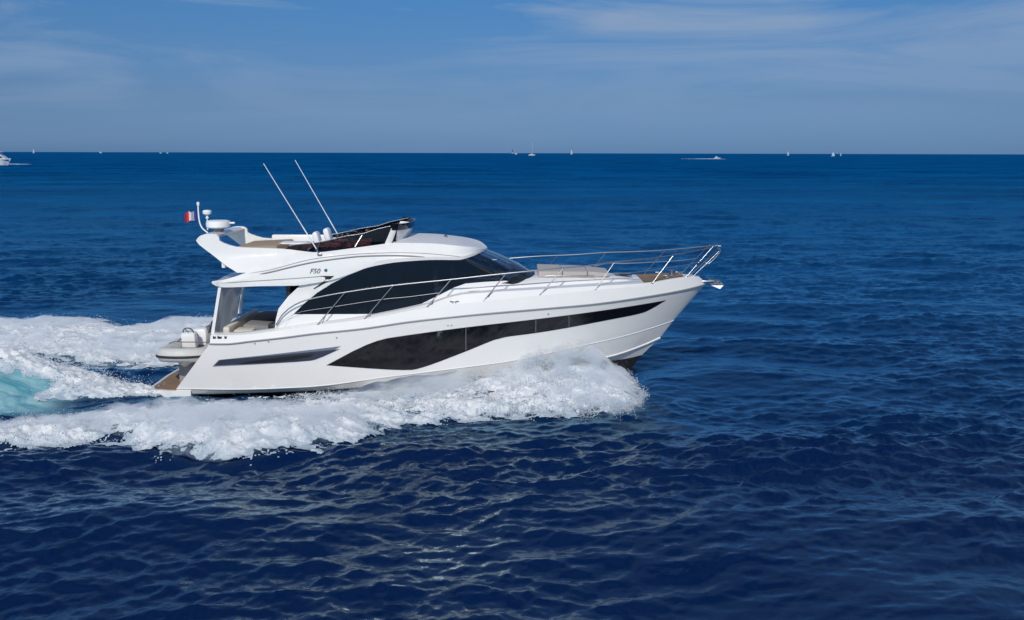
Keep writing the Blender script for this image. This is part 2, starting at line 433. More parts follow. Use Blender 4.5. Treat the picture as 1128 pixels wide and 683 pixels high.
Wd = np.maximum(6.0 + 0.60*RR, 8.0); Wd = np.where(np.abs(U) > 1.01, np.maximum(Wd, 300), Wd)
X = np.where(np.abs(U) > 1.01, np.sign(U)*(np.maximum(6+.6*RR, 8) + (np.abs(U)-1)*500), U*Wd); Y = CAM.y + RR
lodB = ss(110, 40, RR); lodA = ss(3500, 800, RR)*.35 + .65*ss(900, 150, RR)
inside = (np.abs(U) <= 1.01) & (RR > 7)
h, dx, dy = sea(X, Y, lodA*inside, lodB*inside)
ex, dens, turb, aer = wake(X, Y)
boatm = ss(.0, .5, dens)
Z = h*(1-.4*boatm) + ex + lumps(X, Y)*turb*boatm*.5
chop = 0.55
# keep the water out of the hull and cockpit: press it down under the boat
under = ss(2.0, 1.5, np.abs(Y))*ss(-9.9, -9.2, X)*ss(4.2, 3.0, X)
Z = Z - .25*under

def sea_mat():
    m = bpy.data.materials.new('deep_blue_water'); m.use_nodes = True; t = m.node_tree; t.nodes.clear(); b = t.nodes.new('ShaderNodeBsdfDiffuse'); gz = t.nodes.new('ShaderNodeBsdfGlossy')
    frn = t.nodes.new('ShaderNodeFresnel'); frn.inputs[0].default_value = 1.333; mxx = t.nodes.new('ShaderNodeMixShader'); km = t.nodes.new('ShaderNodeMath'); km.operation = 'MULTIPLY'; om = t.nodes.new('ShaderNodeOutputMaterial')
    L = t.links.new; nn = t.nodes.new
    a = nn('ShaderNodeAttribute'); a.attribute_name = 'aer'
    g = nn('ShaderNodeTexCoord')
    big = nn('ShaderNodeTexNoise'); big.inputs['Scale'].default_value = .03; big.inputs['Detail'].default_value = 3; L(g.outputs['Object'], big.inputs[0])
    c0 = nn('ShaderNodeMix'); c0.data_type = 'RGBA'; c0.inputs[6].default_value = (.0002, .0052, .036, 1); c0.inputs[7].default_value = (.0003, .0120, .060, 1)
    L(big.outputs[0], c0.inputs[0])
    c1 = nn('ShaderNodeMix'); c1.data_type = 'RGBA'; c1.inputs[7].default_value = (.13, .40, .44, 1)
    L(a.outputs['Fac'], c1.inputs[0]); L(c0.outputs[2], c1.inputs[6]); 
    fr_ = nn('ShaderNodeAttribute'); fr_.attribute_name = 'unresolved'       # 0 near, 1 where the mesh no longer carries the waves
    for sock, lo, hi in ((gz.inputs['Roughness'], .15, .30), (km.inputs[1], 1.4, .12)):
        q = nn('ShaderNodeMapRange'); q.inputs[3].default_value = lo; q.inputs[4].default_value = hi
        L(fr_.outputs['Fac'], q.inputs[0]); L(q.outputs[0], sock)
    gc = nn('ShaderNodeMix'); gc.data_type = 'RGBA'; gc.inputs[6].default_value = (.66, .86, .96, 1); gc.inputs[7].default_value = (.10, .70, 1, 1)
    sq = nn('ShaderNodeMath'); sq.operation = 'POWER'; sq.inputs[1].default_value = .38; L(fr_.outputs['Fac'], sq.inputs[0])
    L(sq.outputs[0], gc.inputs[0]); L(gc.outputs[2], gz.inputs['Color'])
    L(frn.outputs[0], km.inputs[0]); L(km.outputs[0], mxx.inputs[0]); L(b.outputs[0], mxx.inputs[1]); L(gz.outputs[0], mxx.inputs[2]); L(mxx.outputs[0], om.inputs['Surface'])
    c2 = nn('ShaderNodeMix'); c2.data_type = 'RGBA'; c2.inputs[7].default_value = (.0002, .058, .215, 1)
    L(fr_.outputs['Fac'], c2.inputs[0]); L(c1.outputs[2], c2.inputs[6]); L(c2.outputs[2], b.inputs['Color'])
    n1 = nn('ShaderNodeTexNoise'); n1.inputs['Scale'].default_value = 2.6; n1.inputs['Detail'].default_value = 5; n1.inputs['Roughness'].default_value = .6
    mpn = nn('ShaderNodeMapping'); mpn.inputs['Scale'].default_value = (.75, 1.25, 1); mpn.inputs['Rotation'].default_value = (0, 0, R(13))
    L(g.outputs['Object'], mpn.inputs[0]); L(mpn.outputs[0], n1.inputs[0])
    bp = nn('ShaderNodeBump'); bp.inputs['Strength'].default_value = .3; bp.inputs['Distance'].default_value = .045
    L(n1.outputs[0], bp.inputs['Height'])
    # chop too far off for the mesh: the same wind waves as a bump, plus colour streaks painted in for the ripples' light and dark
    n2 = nn('ShaderNodeTexNoise'); n2.inputs['Scale'].default_value = .42; n2.inputs['Detail'].default_value = 6; n2.inputs['Roughness'].default_value = .62
    mp2 = nn('ShaderNodeMapping'); mp2.inputs['Scale'].default_value = (.45, 1.0, 1); mp2.inputs['Rotation'].default_value = (0, 0, R(10))
    L(g.outputs['Object'], mp2.inputs[0]); L(mp2.outputs[0], n2.inputs[0])
    b2 = nn('ShaderNodeBump'); b2.inputs['Distance'].default_value = 1.0; L(fr_.outputs['Fac'], b2.inputs['Strength'])
    L(n2.outputs[0], b2.inputs['Height']); L(bp.outputs[0], b2.inputs['Normal']); L(b2.outputs[0], b.inputs['Normal']); L(b2.outputs[0], gz.inputs['Normal']); L(b2.outputs[0], frn.inputs['Normal'])
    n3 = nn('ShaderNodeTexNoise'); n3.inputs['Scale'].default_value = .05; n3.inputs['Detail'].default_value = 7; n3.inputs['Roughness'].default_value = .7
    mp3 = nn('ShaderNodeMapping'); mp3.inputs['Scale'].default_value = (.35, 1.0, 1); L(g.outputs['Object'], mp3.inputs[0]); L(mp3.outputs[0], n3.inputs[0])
    cf = nn('ShaderNodeMix'); cf.data_type = 'RGBA'; cf.inputs[6].default_value = (.0001, .029, .115, 1); cf.inputs[7].default_value = (.0005, .108, .310, 1)  # far body colour lifted to stand in for reflected sky
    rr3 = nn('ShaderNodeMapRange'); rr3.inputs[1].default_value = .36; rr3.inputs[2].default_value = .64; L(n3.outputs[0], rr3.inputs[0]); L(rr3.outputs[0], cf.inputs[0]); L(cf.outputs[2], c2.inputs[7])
    # streaky milky water where air is mixed in
    ns = nn('ShaderNodeTexNoise'); ns.inputs['Scale'].default_value = 1.6; ns.inputs['Detail'].default_value = 8; ns.inputs['Roughness'].default_value = .65; ns.inputs['Distortion'].default_value = 1.2
    mps = nn('ShaderNodeMapping'); mps.inputs['Scale'].default_value = (.35, 1, 1); mps.inputs['Rotation'].default_value = (0, 0, R(8)); L(g.outputs['Object'], mps.inputs[0]); L(mps.outputs[0], ns.inputs[0])
    cs = nn('ShaderNodeValToRGB'); L(ns.outputs[0], cs.inputs[0])
    cs.color_ramp.elements[0].position = .32; cs.color_ramp.elements[0].color = (.06, .27, .33, 1); cs.color_ramp.elements[1].position = .68; cs.color_ramp.elements[1].color = (.42, .64, .66, 1)
    L(cs.outputs[0], c1.inputs[7])
    return m
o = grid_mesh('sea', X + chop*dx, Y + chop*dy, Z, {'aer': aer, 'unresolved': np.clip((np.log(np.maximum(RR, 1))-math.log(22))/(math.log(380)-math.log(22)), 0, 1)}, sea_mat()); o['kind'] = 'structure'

# ------------------------------------------------------------------ foam of the wake (real ragged sheet) and spray
def foam_mat(name='white_foam', thin=(.34, .42, .49), full=(.79, .79, .79)):
    m = bpy.data.materials.new(name); m.use_nodes = True; t = m.node_tree; b = t.nodes['Principled BSDF']
    L = t.links.new; nn = t.nodes.new
    a = nn('ShaderNodeAttribute'); a.attribute_name = 'thick'
    c = nn('ShaderNodeMix'); c.data_type = 'RGBA'; c.inputs[6].default_value = (*thin, 1); c.inputs[7].default_value = (*full, 1)
    g0 = nn('ShaderNodeTexCoord'); mp0 = nn('ShaderNodeMapping'); mp0.inputs['Scale'].default_value = (.55, 1, 1); L(g0.outputs['Object'], mp0.inputs[0])
    n0 = nn('ShaderNodeTexNoise'); n0.inputs['Scale'].default_value = 4.5; n0.inputs['Detail'].default_value = 9; n0.inputs['Roughness'].default_value = .64; n0.inputs['Distortion'].default_value = .8
    L(mp0.outputs[0], n0.inputs[0])
    r0 = nn('ShaderNodeMapRange'); r0.inputs[1].default_value = .32; r0.inputs[2].default_value = .58; r0.inputs[3].default_value = .30; r0.inputs[4].default_value = 1.0; L(n0.outputs[0], r0.inputs[0])
    m0 = nn('ShaderNodeMath'); m0.operation = 'MULTIPLY'; L(a.outputs['Fac'], m0.inputs[0]); L(r0.outputs[0], m0.inputs[1])
    L(m0.outputs[0], c.inputs[0]); L(c.outputs[2], b.inputs['Base Color'])
    b.inputs['Roughness'].default_value = .75; b.inputs['Specular IOR Level'].default_value = .2
    b.inputs['Subsurface Weight'].default_value = 0.0
    g = nn('ShaderNodeTexCoord'); n = nn('ShaderNodeTexNoise'); n.inputs['Scale'].default_value = 14; n.inputs['Detail'].default_value = 7; n.inputs['Roughness'].default_value = .7
    L(g.outputs['Object'], n.inputs[0])
    bp = nn('ShaderNodeBump'); bp.inputs['Strength'].default_value = .4; bp.inputs['Distance'].default_value = .035
    L(n.outputs[0], bp.inputs['Height']); L(bp.outputs[0], b.inputs['Normal'])
    return m
MF = foam_mat(); MFS = foam_mat('dense_spray', (.60, .63, .67), (.78, .78, .79))
def foam_field(x, y):
    ex, dn, tb, ar = wake(x, y)
    h, dx_, dy_ = sea(x, y)
    lp = lumps(x, y)
    z = h*(1-.4*ss(0, .5, dn)) + ex + lp*tb*ss(0, .5, dn)
    xs2 = np.where(y > 1, x*.30, x*.55)
    n = .5*sample(NB, xs2, y, 7.0) + .4*sample(NF, xs2, y, 4.7) + .45*sample(NZ, x*.4, y, 11.0)
    lace = np.abs(sample(NB, x*.6+2, y+1, 5.3))                      # veins of foam around open water cells
    cov = dn*1.55 - .46 + n*.38 + .26*(.7-lace)
    lace2 = np.abs(.8*sample(NB, x*.55+5, y+3, 6.1) + .5*sample(NF, x*.6, y, 3.3))
    cov = np.maximum(cov, np.where(dn > .16, (.05+.22*np.clip(dn, 0, 1)-lace2)*1.2, -1))   # torn strings of foam outside the solid sheet
    return z, cov, dx_*chop, dy_*chop
st = 0.034
gx = np.arange(-24, 3.9, st); gy = np.arange(-9.2, 11.5, st*1.15)
GX, GY = np.meshgrid(gx, gy)
z, cov, dxx, dyy = foam_field(GX, GY)
hullmask = (np.abs(GY) < np.interp(GX, [-9.2, -9.0, 0, 2, 3.3], [0, 1.6, 1.4, .7, 0])) & (GX > -9.0) & (GX < 3.3)
msk = (cov > 0.0) & ~hullmask & (wake(GX, GY)[1] > .04)
rag = sample(NF, GX, GY, 1.6)
o = grid_mesh('wake_foam', GX + dxx, GY + dyy, z + .012 + .035*np.clip(cov, 0, 1) + .012*rag*np.clip(cov*2, 0, 1), {'thick': np.clip(cov*1.15 + .15*rag, 0, 1)}, MF, msk)
o['kind'] = 'stuff'; o['label'] = 'white churned foam of the wake spreading behind and beside the yacht'; o['category'] = 'foam'

def tetra_cloud(name, P, S, matl):
    n = len(P); r = np.random.default_rng(5)
    base = np.array([[1, 1, 1], [1, -1, -1], [-1, 1, -1], [-1, -1, 1]], np.float32)*.577
    q = r.normal(size=(n, 4)); q /= np.linalg.norm(q, axis=1)[:, None]
    a, b_, c, d = q.T
    Rm = np.stack([1-2*(c*c+d*d), 2*(b_*c-a*d), 2*(b_*d+a*c), 2*(b_*c+a*d), 1-2*(b_*b_+d*d), 2*(c*d-a*b_), 2*(b_*d-a*c), 2*(c*d+a*b_), 1-2*(b_*b_+c*c)], -1).reshape(n, 3, 3)
    V = np.einsum('nij,kj->nki', Rm, base)*S[:, None, None] + P[:, None, :]
    F = np.array([[0, 1, 2], [0, 3, 1], [0, 2, 3], [1, 3, 2]])
    F = (np.arange(n)[:, None, None]*4 + F[None]).reshape(-1, 3)
    me = bpy.data.meshes.new(name); me.vertices.add(n*4); me.vertices.foreach_set('co', V.astype(np.float32).ravel())
    me.loops.add(F.size); me.loops.foreach_set('vertex_index', F.ravel().astype(np.int32))
    me.polygons.add(len(F)); me.polygons.foreach_set('loop_start', np.arange(0, F.size, 3, dtype=np.int32)); me.polygons.foreach_set('loop_total', np.full(len(F), 3, np.int32))
    me.polygons.foreach_set('use_smooth', np.ones(len(F), bool))
    a_ = me.attributes.new('thick', 'FLOAT', 'POINT'); a_.data.foreach_set('value', np.ones(n*4, np.float32))
    me.update(calc_edges=True)
    return link(name, me, matl)
def drop_mat():
    m = bpy.data.materials.new('spray_droplets'); m.use_nodes = True; t = m.node_tree; t.nodes.clear()
    o = t.nodes.new('ShaderNodeOutputMaterial'); x = t.nodes.new('ShaderNodeMixShader'); x.inputs[0].default_value = .45
    d = t.nodes.new('ShaderNodeBsdfDiffuse'); d.inputs[0].default_value = (.90, .95, 1.0, 1)
    r_ = t.nodes.new('ShaderNodeBsdfTranslucent'); r_.inputs[0].default_value = (.88, .95, 1.0, 1)
    t.links.new(d.outputs[0], x.inputs[1]); t.links.new(r_.outputs[0], x.inputs[2]); t.links.new(x.outputs[0], o.inputs[0]); return m
MD = drop_mat()
# droplets above the foam banks and the hump
r = np.random.default_rng(21)
n = 420000
px_ = r.uniform(-19, 3.6, n); py_ = r.uniform(-8.5, 10.5, n)
zf, cv, a1, a2 = foam_field(px_, py_)
_, _dn, tb_, ar_ = wake(px_, py_)
clump = sample(NB, px_, py_, 2.3)*.6 + sample(NZ, px_, py_, 5.0)*.5
pk = np.clip((cv+np.where(py_ < 0, .24, .08))*1.2, 0, 1)*(_dn > .03) * np.clip(.45 + clump*.6, 0.02, 1)
edge = np.exp(-((np.abs(cv-.05))/.30)**2)
pk = pk*(.45+.45*edge)
keep = (r.random(n) < pk*.8) & ~((np.abs(py_) < 1.9) & (px_ > -9.8))
px_, py_, zf, a1, a2, cl, edge = [v[keep] for v in (px_, py_, zf, a1, a2, clump, edge)]
hz = r.exponential(1.0, len(px_))*(.03 + .09*np.clip(cl, 0, 2) + .04*edge)
hump_b = np.exp(-((py_-.6)/1.5)**2)*(px_ < -10)
hz += r.exponential(1.0, len(px_))*.12*hump_b
hz *= np.where(py_ > 3, .55, 1)
P = np.stack([px_+a1, py_+a2, zf+.03+hz], -1); S = r.uniform(.008, .026, len(px_))*(1 - .5*np.clip(hz/.4, 0, 1))
o = tetra_cloud('wake_spray', P, S, MD); o['kind'] = 'stuff'; o['label'] = 'fine white droplets thrown up along the wake foam'; o['category'] = 'spray'

# bow spray: thrown heap beside the forward hull
SPX = np.array([-8.5, -6.5, -4.5, -3.0, -1.5, 0.0, 1.2, 2.2, 2.9, 3.3, 3.6])
SPH = np.array([0.02, 0.04, 0.10, 0.20, 0.36, 0.60, 0.95, 0.90, 0.36, .22, .12])      # crest height
SPI = np.array([2.3, 2.15, 2.0, 1.85, 1.75, 1.55, 1.25, .95, .60, .35, .18])         # inner foot (at the hull)
SPO = np.array([5.6, 5.3, 4.9, 4.3, 4.1, 4.1, 4.2, 4.2, 4.0, 3.6, 2.4])      # outer foot
def spray_h(x, ay):
    H = np.interp(x, SPX, SPH); i = np.interp(x, SPX, SPI); o_ = np.interp(x, SPX, SPO)
    t = (ay-i)/(o_-i)
    prof = np.where(t < .16, ss(-.12, .16, t), (1-np.clip((t-.16)/.84, 0, 1))**1.15)
    return H*prof*ss(3.75, 3.35, x), t
parts_v = []
for sgn in (-1, 1):
    s2 = .03
    A, Bq = np.meshgrid(np.arange(-8.5, 3.8, s2), np.arange(0.1, 5.8, s2))
    hh_, tt = spray_h(A, Bq)
    yy = Bq*sgn
    nb = lumps(A*1.0, yy); nf = sample(NF, A, yy, 3.2); nb2 = 1-np.abs(sample(NB, A+7, yy, 3.4))
    amp = np.clip(hh_*1.1+.04, 0, .42)
    hh2 = hh_*(.72+.20*(nb-.3)) + amp*(.10*nb2 + .03*nf - .04)
    seah = sea(A, yy)[0]*.6 + wake(A, yy)[0]
    covs = hh_*2.2 + .35*(nb-.35) + .22*nf - .12 + .1*nb2
    mk = (covs > .10) & (tt > -.10) & (hh_ > .015)
    ox = sample(NB, A, yy+9, 5.9)*amp*.20; oy = sample(NB, A+5, yy, 6.3)*amp*.20
    parts_v.append((A+ox, yy+oy, seah+hh2+.02, np.clip(.55+covs, 0, 1), mk))
    o = grid_mesh('bow_spray', A+ox, yy+oy, seah+hh2+.02, {'thick': np.clip(.35+covs, 0, 1)}, MFS, mk)
    o['kind'] = 'stuff'; o['category'] = 'spray'
    o['label'] = 'churning white bow spray along the near side of the yacht hull' if sgn < 0 else 'white bow spray thrown out on the far side of the yacht'
PS = []; SS = []
for sgn, nn_ in ((-1, 400000), (1, 80000)):
    x = r.uniform(-6.5, 3.75, nn_); ay = r.uniform(.1, 5.2, nn_)
    hh_, tt = spray_h(x, ay); y = ay*sgn
    seah = sea(x, y)[0]*.6 + wake(x, y)[0]
    cl = sample(NB, x, y, 1.9)*.6 + sample(NZ, x, y, 3.3)*.5 + .4*sample(NF, x, y, 2.7)
    k = r.random(nn_) < np.clip(hh_*1.6 + .12, 0, 1)*np.clip(.35+.65*cl, .02, 1)*(tt > -.12)*np.where(tt < .3, 1, .4)*(hh_ > .02)
    x, y, hh_, seah, cl, tt = [v[k] for v in (x, y, hh_, seah, cl, tt)]
    e_ = r.exponential(1.0, len(x))*(.03 + .15*hh_*np.clip(.6+cl*.6, .1, 2)*ss(1.2, .1, tt))
    e_ = np.minimum(e_, .55)
    lump = (lumps(x, y)-.3)*.3*hh_
    PS.append(np.stack([x + r.normal(0, .05, len(x)), y + r.normal(0, .06, len(x)), seah+hh_+lump+e_], -1)); SS.append(r.uniform(.006, .022, len(x))*(1-.45*np.clip(e_/.5, 0, 1)))
# feathered outer edge and front plume
k = 26000; th = r.uniform(0, 1, k); xx = np.interp(th, [0, 1], [3.75, -4.0]); yo_ = np.interp(xx, SPX, SPO)
dd = r.exponential(.14, k)*r.choice([-1, 1, 1], k); cl = sample(NB, xx, yo_, 1.3) + .6*sample(NF, xx, yo_, .9)
kk = r.random(k) < np.clip(.35+.6*cl, 0, 1)
PS.append(np.stack([xx, -(yo_+dd-.1), .05+r.exponential(.07, k)], -1)[kk]); SS.append(r.uniform(.006, .020, k)[kk])
o = tetra_cloud('bow_droplets', np.concatenate(PS), np.concatenate(SS), MD); o['kind'] = 'stuff'; o['category'] = 'spray'
o['label'] = 'cloud of fine white droplets hanging over the bow spray'

def mist_mat(name, dens, scale):
    m = bpy.data.materials.new(name); m.use_nodes = True; t = m.node_tree; t.nodes.clear(); nn = t.nodes.new; L = t.links.new
    o_ = nn('ShaderNodeOutputMaterial'); v = nn('ShaderNodeVolumePrincipled'); v.inputs['Color'].default_value = (.955, .975, 1.0, 1); v.inputs['Anisotropy'].default_value = .0
    g = nn('ShaderNodeTexCoord'); n_ = nn('ShaderNodeTexNoise'); n_.inputs['Scale'].default_value = scale; n_.inputs['Detail'].default_value = 5; n_.inputs['Roughness'].default_value = .6; n_.inputs['Distortion'].default_value = .4
    mp_ = nn('ShaderNodeMapping'); mp_.inputs['Scale'].default_value = (.8, 1, 1.1); L(g.outputs['Object'], mp_.inputs[0]); L(mp_.outputs[0], n_.inputs[0])
    q = nn('ShaderNodeMapRange'); q.inputs[1].default_value = .42; q.inputs[2].default_value = .68; q.inputs[3].default_value = 0; q.inputs[4].default_value = dens
    L(n_.outputs[0], q.inputs[0]); L(q.outputs[0], v.inputs['Density']); L(v.outputs[0], o_.inputs['Volume'])
    m.cycles.volume_step_rate = .25
    return m
def shell(name, X_, Y_, Zt, Zb, matl):
    ny, nx = X_.shape; top = np.stack([X_, Y_, Zt], -1).reshape(-1, 3); bot = np.stack([X_, Y_, Zb], -1).reshape(-1, 3)
    V = np.concatenate([top, bot]); n1_ = nx*ny; idx = np.arange(n1_).reshape(ny, nx)
    q = np.stack([idx[:-1, :-1], idx[:-1, 1:], idx[1:, 1:], idx[1:, :-1]], -1).reshape(-1, 4); F = [q, q[:, ::-1]+n1_]
    for e_ in (idx[0, ::-1], idx[-1, :], idx[:, 0], idx[::-1, -1]):
        F.append(np.stack([e_[:-1], e_[:-1]+n1_, e_[1:]+n1_, e_[1:]], -1))
    return mesh_np(name, V, np.concatenate(F), matl, None, False)
A, Bq = np.meshgrid(np.arange(-6.5, 3.75, .10), np.linspace(1, 0, 36))
inn = np.interp(A, SPX, SPI)-.12 + .55*ss(-.6, -2.6, A); out = np.interp(A, SPX, SPO)+.35
ay = inn + (out-inn)*Bq
hh_, tt = spray_h(np.minimum(A, 3.5), ay)
tp_h = (np.interp(A, SPX, SPH)*np.where(tt < .2, ss(-.16, .06, tt), (1-np.clip((tt-.2)/.95, 0, 1))**1.0))*1.10 + .11*ss(4.2, 3.5, A)*ss(1.08, .9, tt)
tp_h = tp_h*ss(3.85, 3.1, A)*(1+.22*sample(NZ, A, -ay, 6.0)) + .02
mist = shell('spray_mist', A, -ay, np.maximum(tp_h, .03)*ss(-6.5, -4.0, A)-.10*ss(3.3, 3.75, A), -.12+0*A, mist_mat('fine_mist', 6.5, 1.7))
mist['kind'] = 'stuff'; mist['category'] = 'mist'; mist['label'] = 'soft white mist drifting over the near bow spray'
A, Bq = np.meshgrid(np.arange(-20, -2.5, .16), np.linspace(0, 1, 30))
y0_ = np.interp(A, NO_X, NO_Y)+.3; y1_ = np.interp(A, NI_X, NI_Y)+.05
yy = y0_+(y1_-y0_)*Bq
zz_ = foam_field(A, yy)[0]
env = ss(0, .18, Bq)*ss(1, .55, Bq)*(.4+.6*ss(-12.5, -9.5, A))
mist2 = shell('wake_mist', A, yy, zz_+.01+.28*env*ss(-2.5, -4.5, A)*(1+.4*sample(NZ, A, yy, 5.0)), zz_-.10, mist_mat('low_mist', 4.0, 2.3))
mist2['kind'] = 'stuff'; mist2['category'] = 'mist'; mist2['label'] = 'low white mist over the near foam band of the wake'

A, Bq = np.meshgrid(np.arange(-22.5, -8.6, .2), np.linspace(0, 1, 34))
y0_ = np.interp(A, FI_X, FI_Y)+.2; y1_ = np.interp(A, FO_X, FO_Y)-.2
yy = y0_+(y1_-y0_)*Bq; zz_ = foam_field(A, yy)[0]
mist3 = shell('wake_mist', A, yy, zz_+.01+.16*ss(0, .2, Bq)*ss(1, .8, Bq)*(1+.4*sample(NZ, A, yy, 5.0)), zz_-.10, mist_mat('far_low_mist', 5.0, 1.6))
mist3['kind'] = 'stuff'; mist3['category'] = 'mist'; mist3['label'] = 'low white mist over the far foam band of the wake'

# ================================================================== THE YACHT
yacht = empty('motor_yacht', (0, 0, 0), 'large white flybridge motor yacht planing to the right with black hull windows', 'yacht')
XB = 5.62                                                # stem head
def bplan(B, xm, xe, p, q, aft):                         # half breadth: full aft, fining to the stem
    def f(x):
        x = np.asarray(x, float); t = np.clip((x-xm)/(xe-xm), 0, 1)
        a = np.clip((xm-x)/(xm+9.0), 0, 1)
        return (B - (B-aft)*a**2)*np.clip(1-t**p, 0, 1)**q
    return f
b_rub = bplan(2.20, -2.5, XB, 2.1, .80, 2.05)
b_gun = bplan(2.13, -2.5, XB-.03, 2.15, .78, 1.98)
b_cro = bplan(2.00, -2.5, XB-.12, 2.15, .78, 1.86)
b_knk = bplan(1.98, -3.0, at(742, 353, 0).x, 2.0, .88, 1.93)
b_chn = bplan(1.84, -3.3, at(727, 372, 0).x, 1.8, .95, 1.82)
L_rub = Line([(231, 378.8), (247, 379), (276, 376), (320, 371), (340, 368.3), (400, 362), (450, 354.6), (490, 350), (530, 346), (600, 340), (650, 335.5), (720, 325.5), (750, 320), (776.5, 313)], b_rub)
L_gun = Line([(232, 369.5), (265, 368.8), (300, 365), (350, 358), (402, 351.5), (471, 339), (533, 332), (595, 325.5), (657, 319.5), (712, 314), (750, 307.5), (764, 305.8), (774, 308.5)], b_gun)
L_cro = Line([(233, 367.5), (265, 366.5), (300, 362.5), (350, 355.5), (402, 348.5), (471, 335), (509, 324.5), (580, 319.5), (657, 315.0), (712, 311.8), (750, 306), (764, 304.5), (771, 305.5)], b_cro)
L_knk = Line([(194.5, 428), (250, 429), (340, 426), (428, 415), (500, 406), (560, 398), (626, 384), (693, 368.8), (722, 360), (742, 353)], b_knk)
L_chn = Line([(194.5, 434), (250, 432.8), (340, 429.8), (420, 425), (500, 416.5), (560, 411.5), (626, 401), (675, 391.5), (705, 381.5), (727, 372)], b_chn)
L_bot = Line([(196, 435), (250, 433.8), (340, 430.8), (420, 426.8), (500, 420), (560, 415), (626, 406), (660, 399), (690, 395), (707, 391)], bplan(1.78, -3.5, at(707, 391, 0).x, 1.65, 1.0, 1.77))
kx = [-9.0, -5, 0, 2, 3.0, at(688, 411, 0).x, at(707, 391, 0).x]; kz = [-.55, -.6, -.55, -.25, .2, at(688, 411, 0).z, at(707, 391, 0).z - .002]
NS = 90
tt_ = np.linspace(0, 1, NS); tt_ = 1-(1-tt_)**1.5
def stations(Ln): return Ln.x0 + (Ln.x1-Ln.x0)*tt_
def rowsof(Ln, side=-1): return [Ln.pt(x, side) for x in stations(Ln)]
def mid(Ra, Rb, t, bow=0.0):
    return [tuple(a[i]*(1-t)+b_[i]*t - ((-bow)*(1 if i == 1 else 0)*4*t*(1-t) if i == 1 else 0) for i in range(3)) for a, b_ in zip(Ra, Rb)]
Rr, Rg, Rc_, Rk, Rh, Rb = [rowsof(l) for l in (L_rub, L_gun, L_cro, L_knk, L_chn, L_bot)]
# concave flare between knuckle and rub rail, stronger to the bow
def flare(Ra, Rb_, t):
    out = []
    for j, (a, b_) in enumerate(zip(Ra, Rb_)):
        s = tt_[j]; c = (.07)*4*t*(1-t)*(s**2.5)*(1-s)*2.2
        y = a[1]*(1-t)+b_[1]*t; y = -max(0, -y - c)
        out.append((a[0]*(1-t)+b_[0]*t, y, a[2]*(1-t)+b_[2]*t))
    return out
keel = []
xk0, xk1 = -9.0, at(707, 391, 0).x
for t in tt_:
    x = xk0+(xk1-xk0)*t; keel.append((x, 0.0, float(pchip(kx, kz, x))))
hull_rows = [Rb, Rh, Rk] + [flare(Rk, Rr, t) for t in (.2, .4, .6, .8)] + [Rr, mid(Rr, Rg, .5), Rg, mid(Rg, Rc_, .5), Rc_]
loft('hull', hull_rows, M['gel'], yacht, 14)
loft('hull_bottom', [keel, mid(keel, Rb, .5), Rb], M['bottom'], yacht, 20)
SECT = [L_chn, L_knk, L_rub, L_gun, L_cro]
def hull_y(x, z):
    """half breadth of the topside at x, height z (matches the lofted surface closely)"""
    x = float(x); zs = []; ys = []
    for l in SECT:
        zs.append(float(l.z(min(max(x, l.x0), l.x1)))); ys.append(float(l.b(x)))
    y = float(np.interp(z, zs, ys))
    t = np.clip((z-zs[1])/(zs[2]-zs[1]), 0, 1); s = np.clip((x-L_rub.x0)/(L_rub.x1-L_rub.x0), 0, 1)
    return y - (.07)*4*t*(1-t)*(s**2.5)*(1-s)*2.2*(1 if 0 < t < 1 else 0)
# find the true surface by closest hit for a tight fit
from mathutils.bvhtree import BVHTree
def bvh_of(o):
    me = o.data; return BVHTree.FromPolygons([v.co.copy() for v in me.vertices], [tuple(p.vertices) for p in me.polygons])
HB = bvh_of(bpy.data.objects['hull'])
def ray_surf(B, fb):
    def f(x, z):
        h_ = B.ray_cast(Vector((x, -6, z)), Vector((0, 1, 0)))
        if h_[0] is not None and h_[0].y < 0: return -h_[0].y
        return fb(x, z)
    return f
hs = ray_surf(HB, hull_y)
def both(fn):
    for s_ in (-1, 1): fn(s_)
# rub strake
def strake(name, Ln, r, matl, x0=None, x1=None, dy=.012, n=80):
    for s_ in (-1, 1):
        xa = Ln.x0 if x0 is None else x0; xb = Ln.x1 if x1 is None else x1
        tt2 = 1-(1-np.linspace(0, 1, n))**1.5
        tube(name, [(x, s_*(float(Ln.b(x))+dy), float(Ln.z(x))) for x in xa+(xb-xa)*tt2], r, matl, yacht, 6)
strake('rub_rail', L_rub, .024, M['rub'])
strake('spray_rail', L_knk, .012, M['gel'], dy=.002)
strake('spray_rail', L_chn, .030, M['gel'], x0=1.2, dy=-.004)
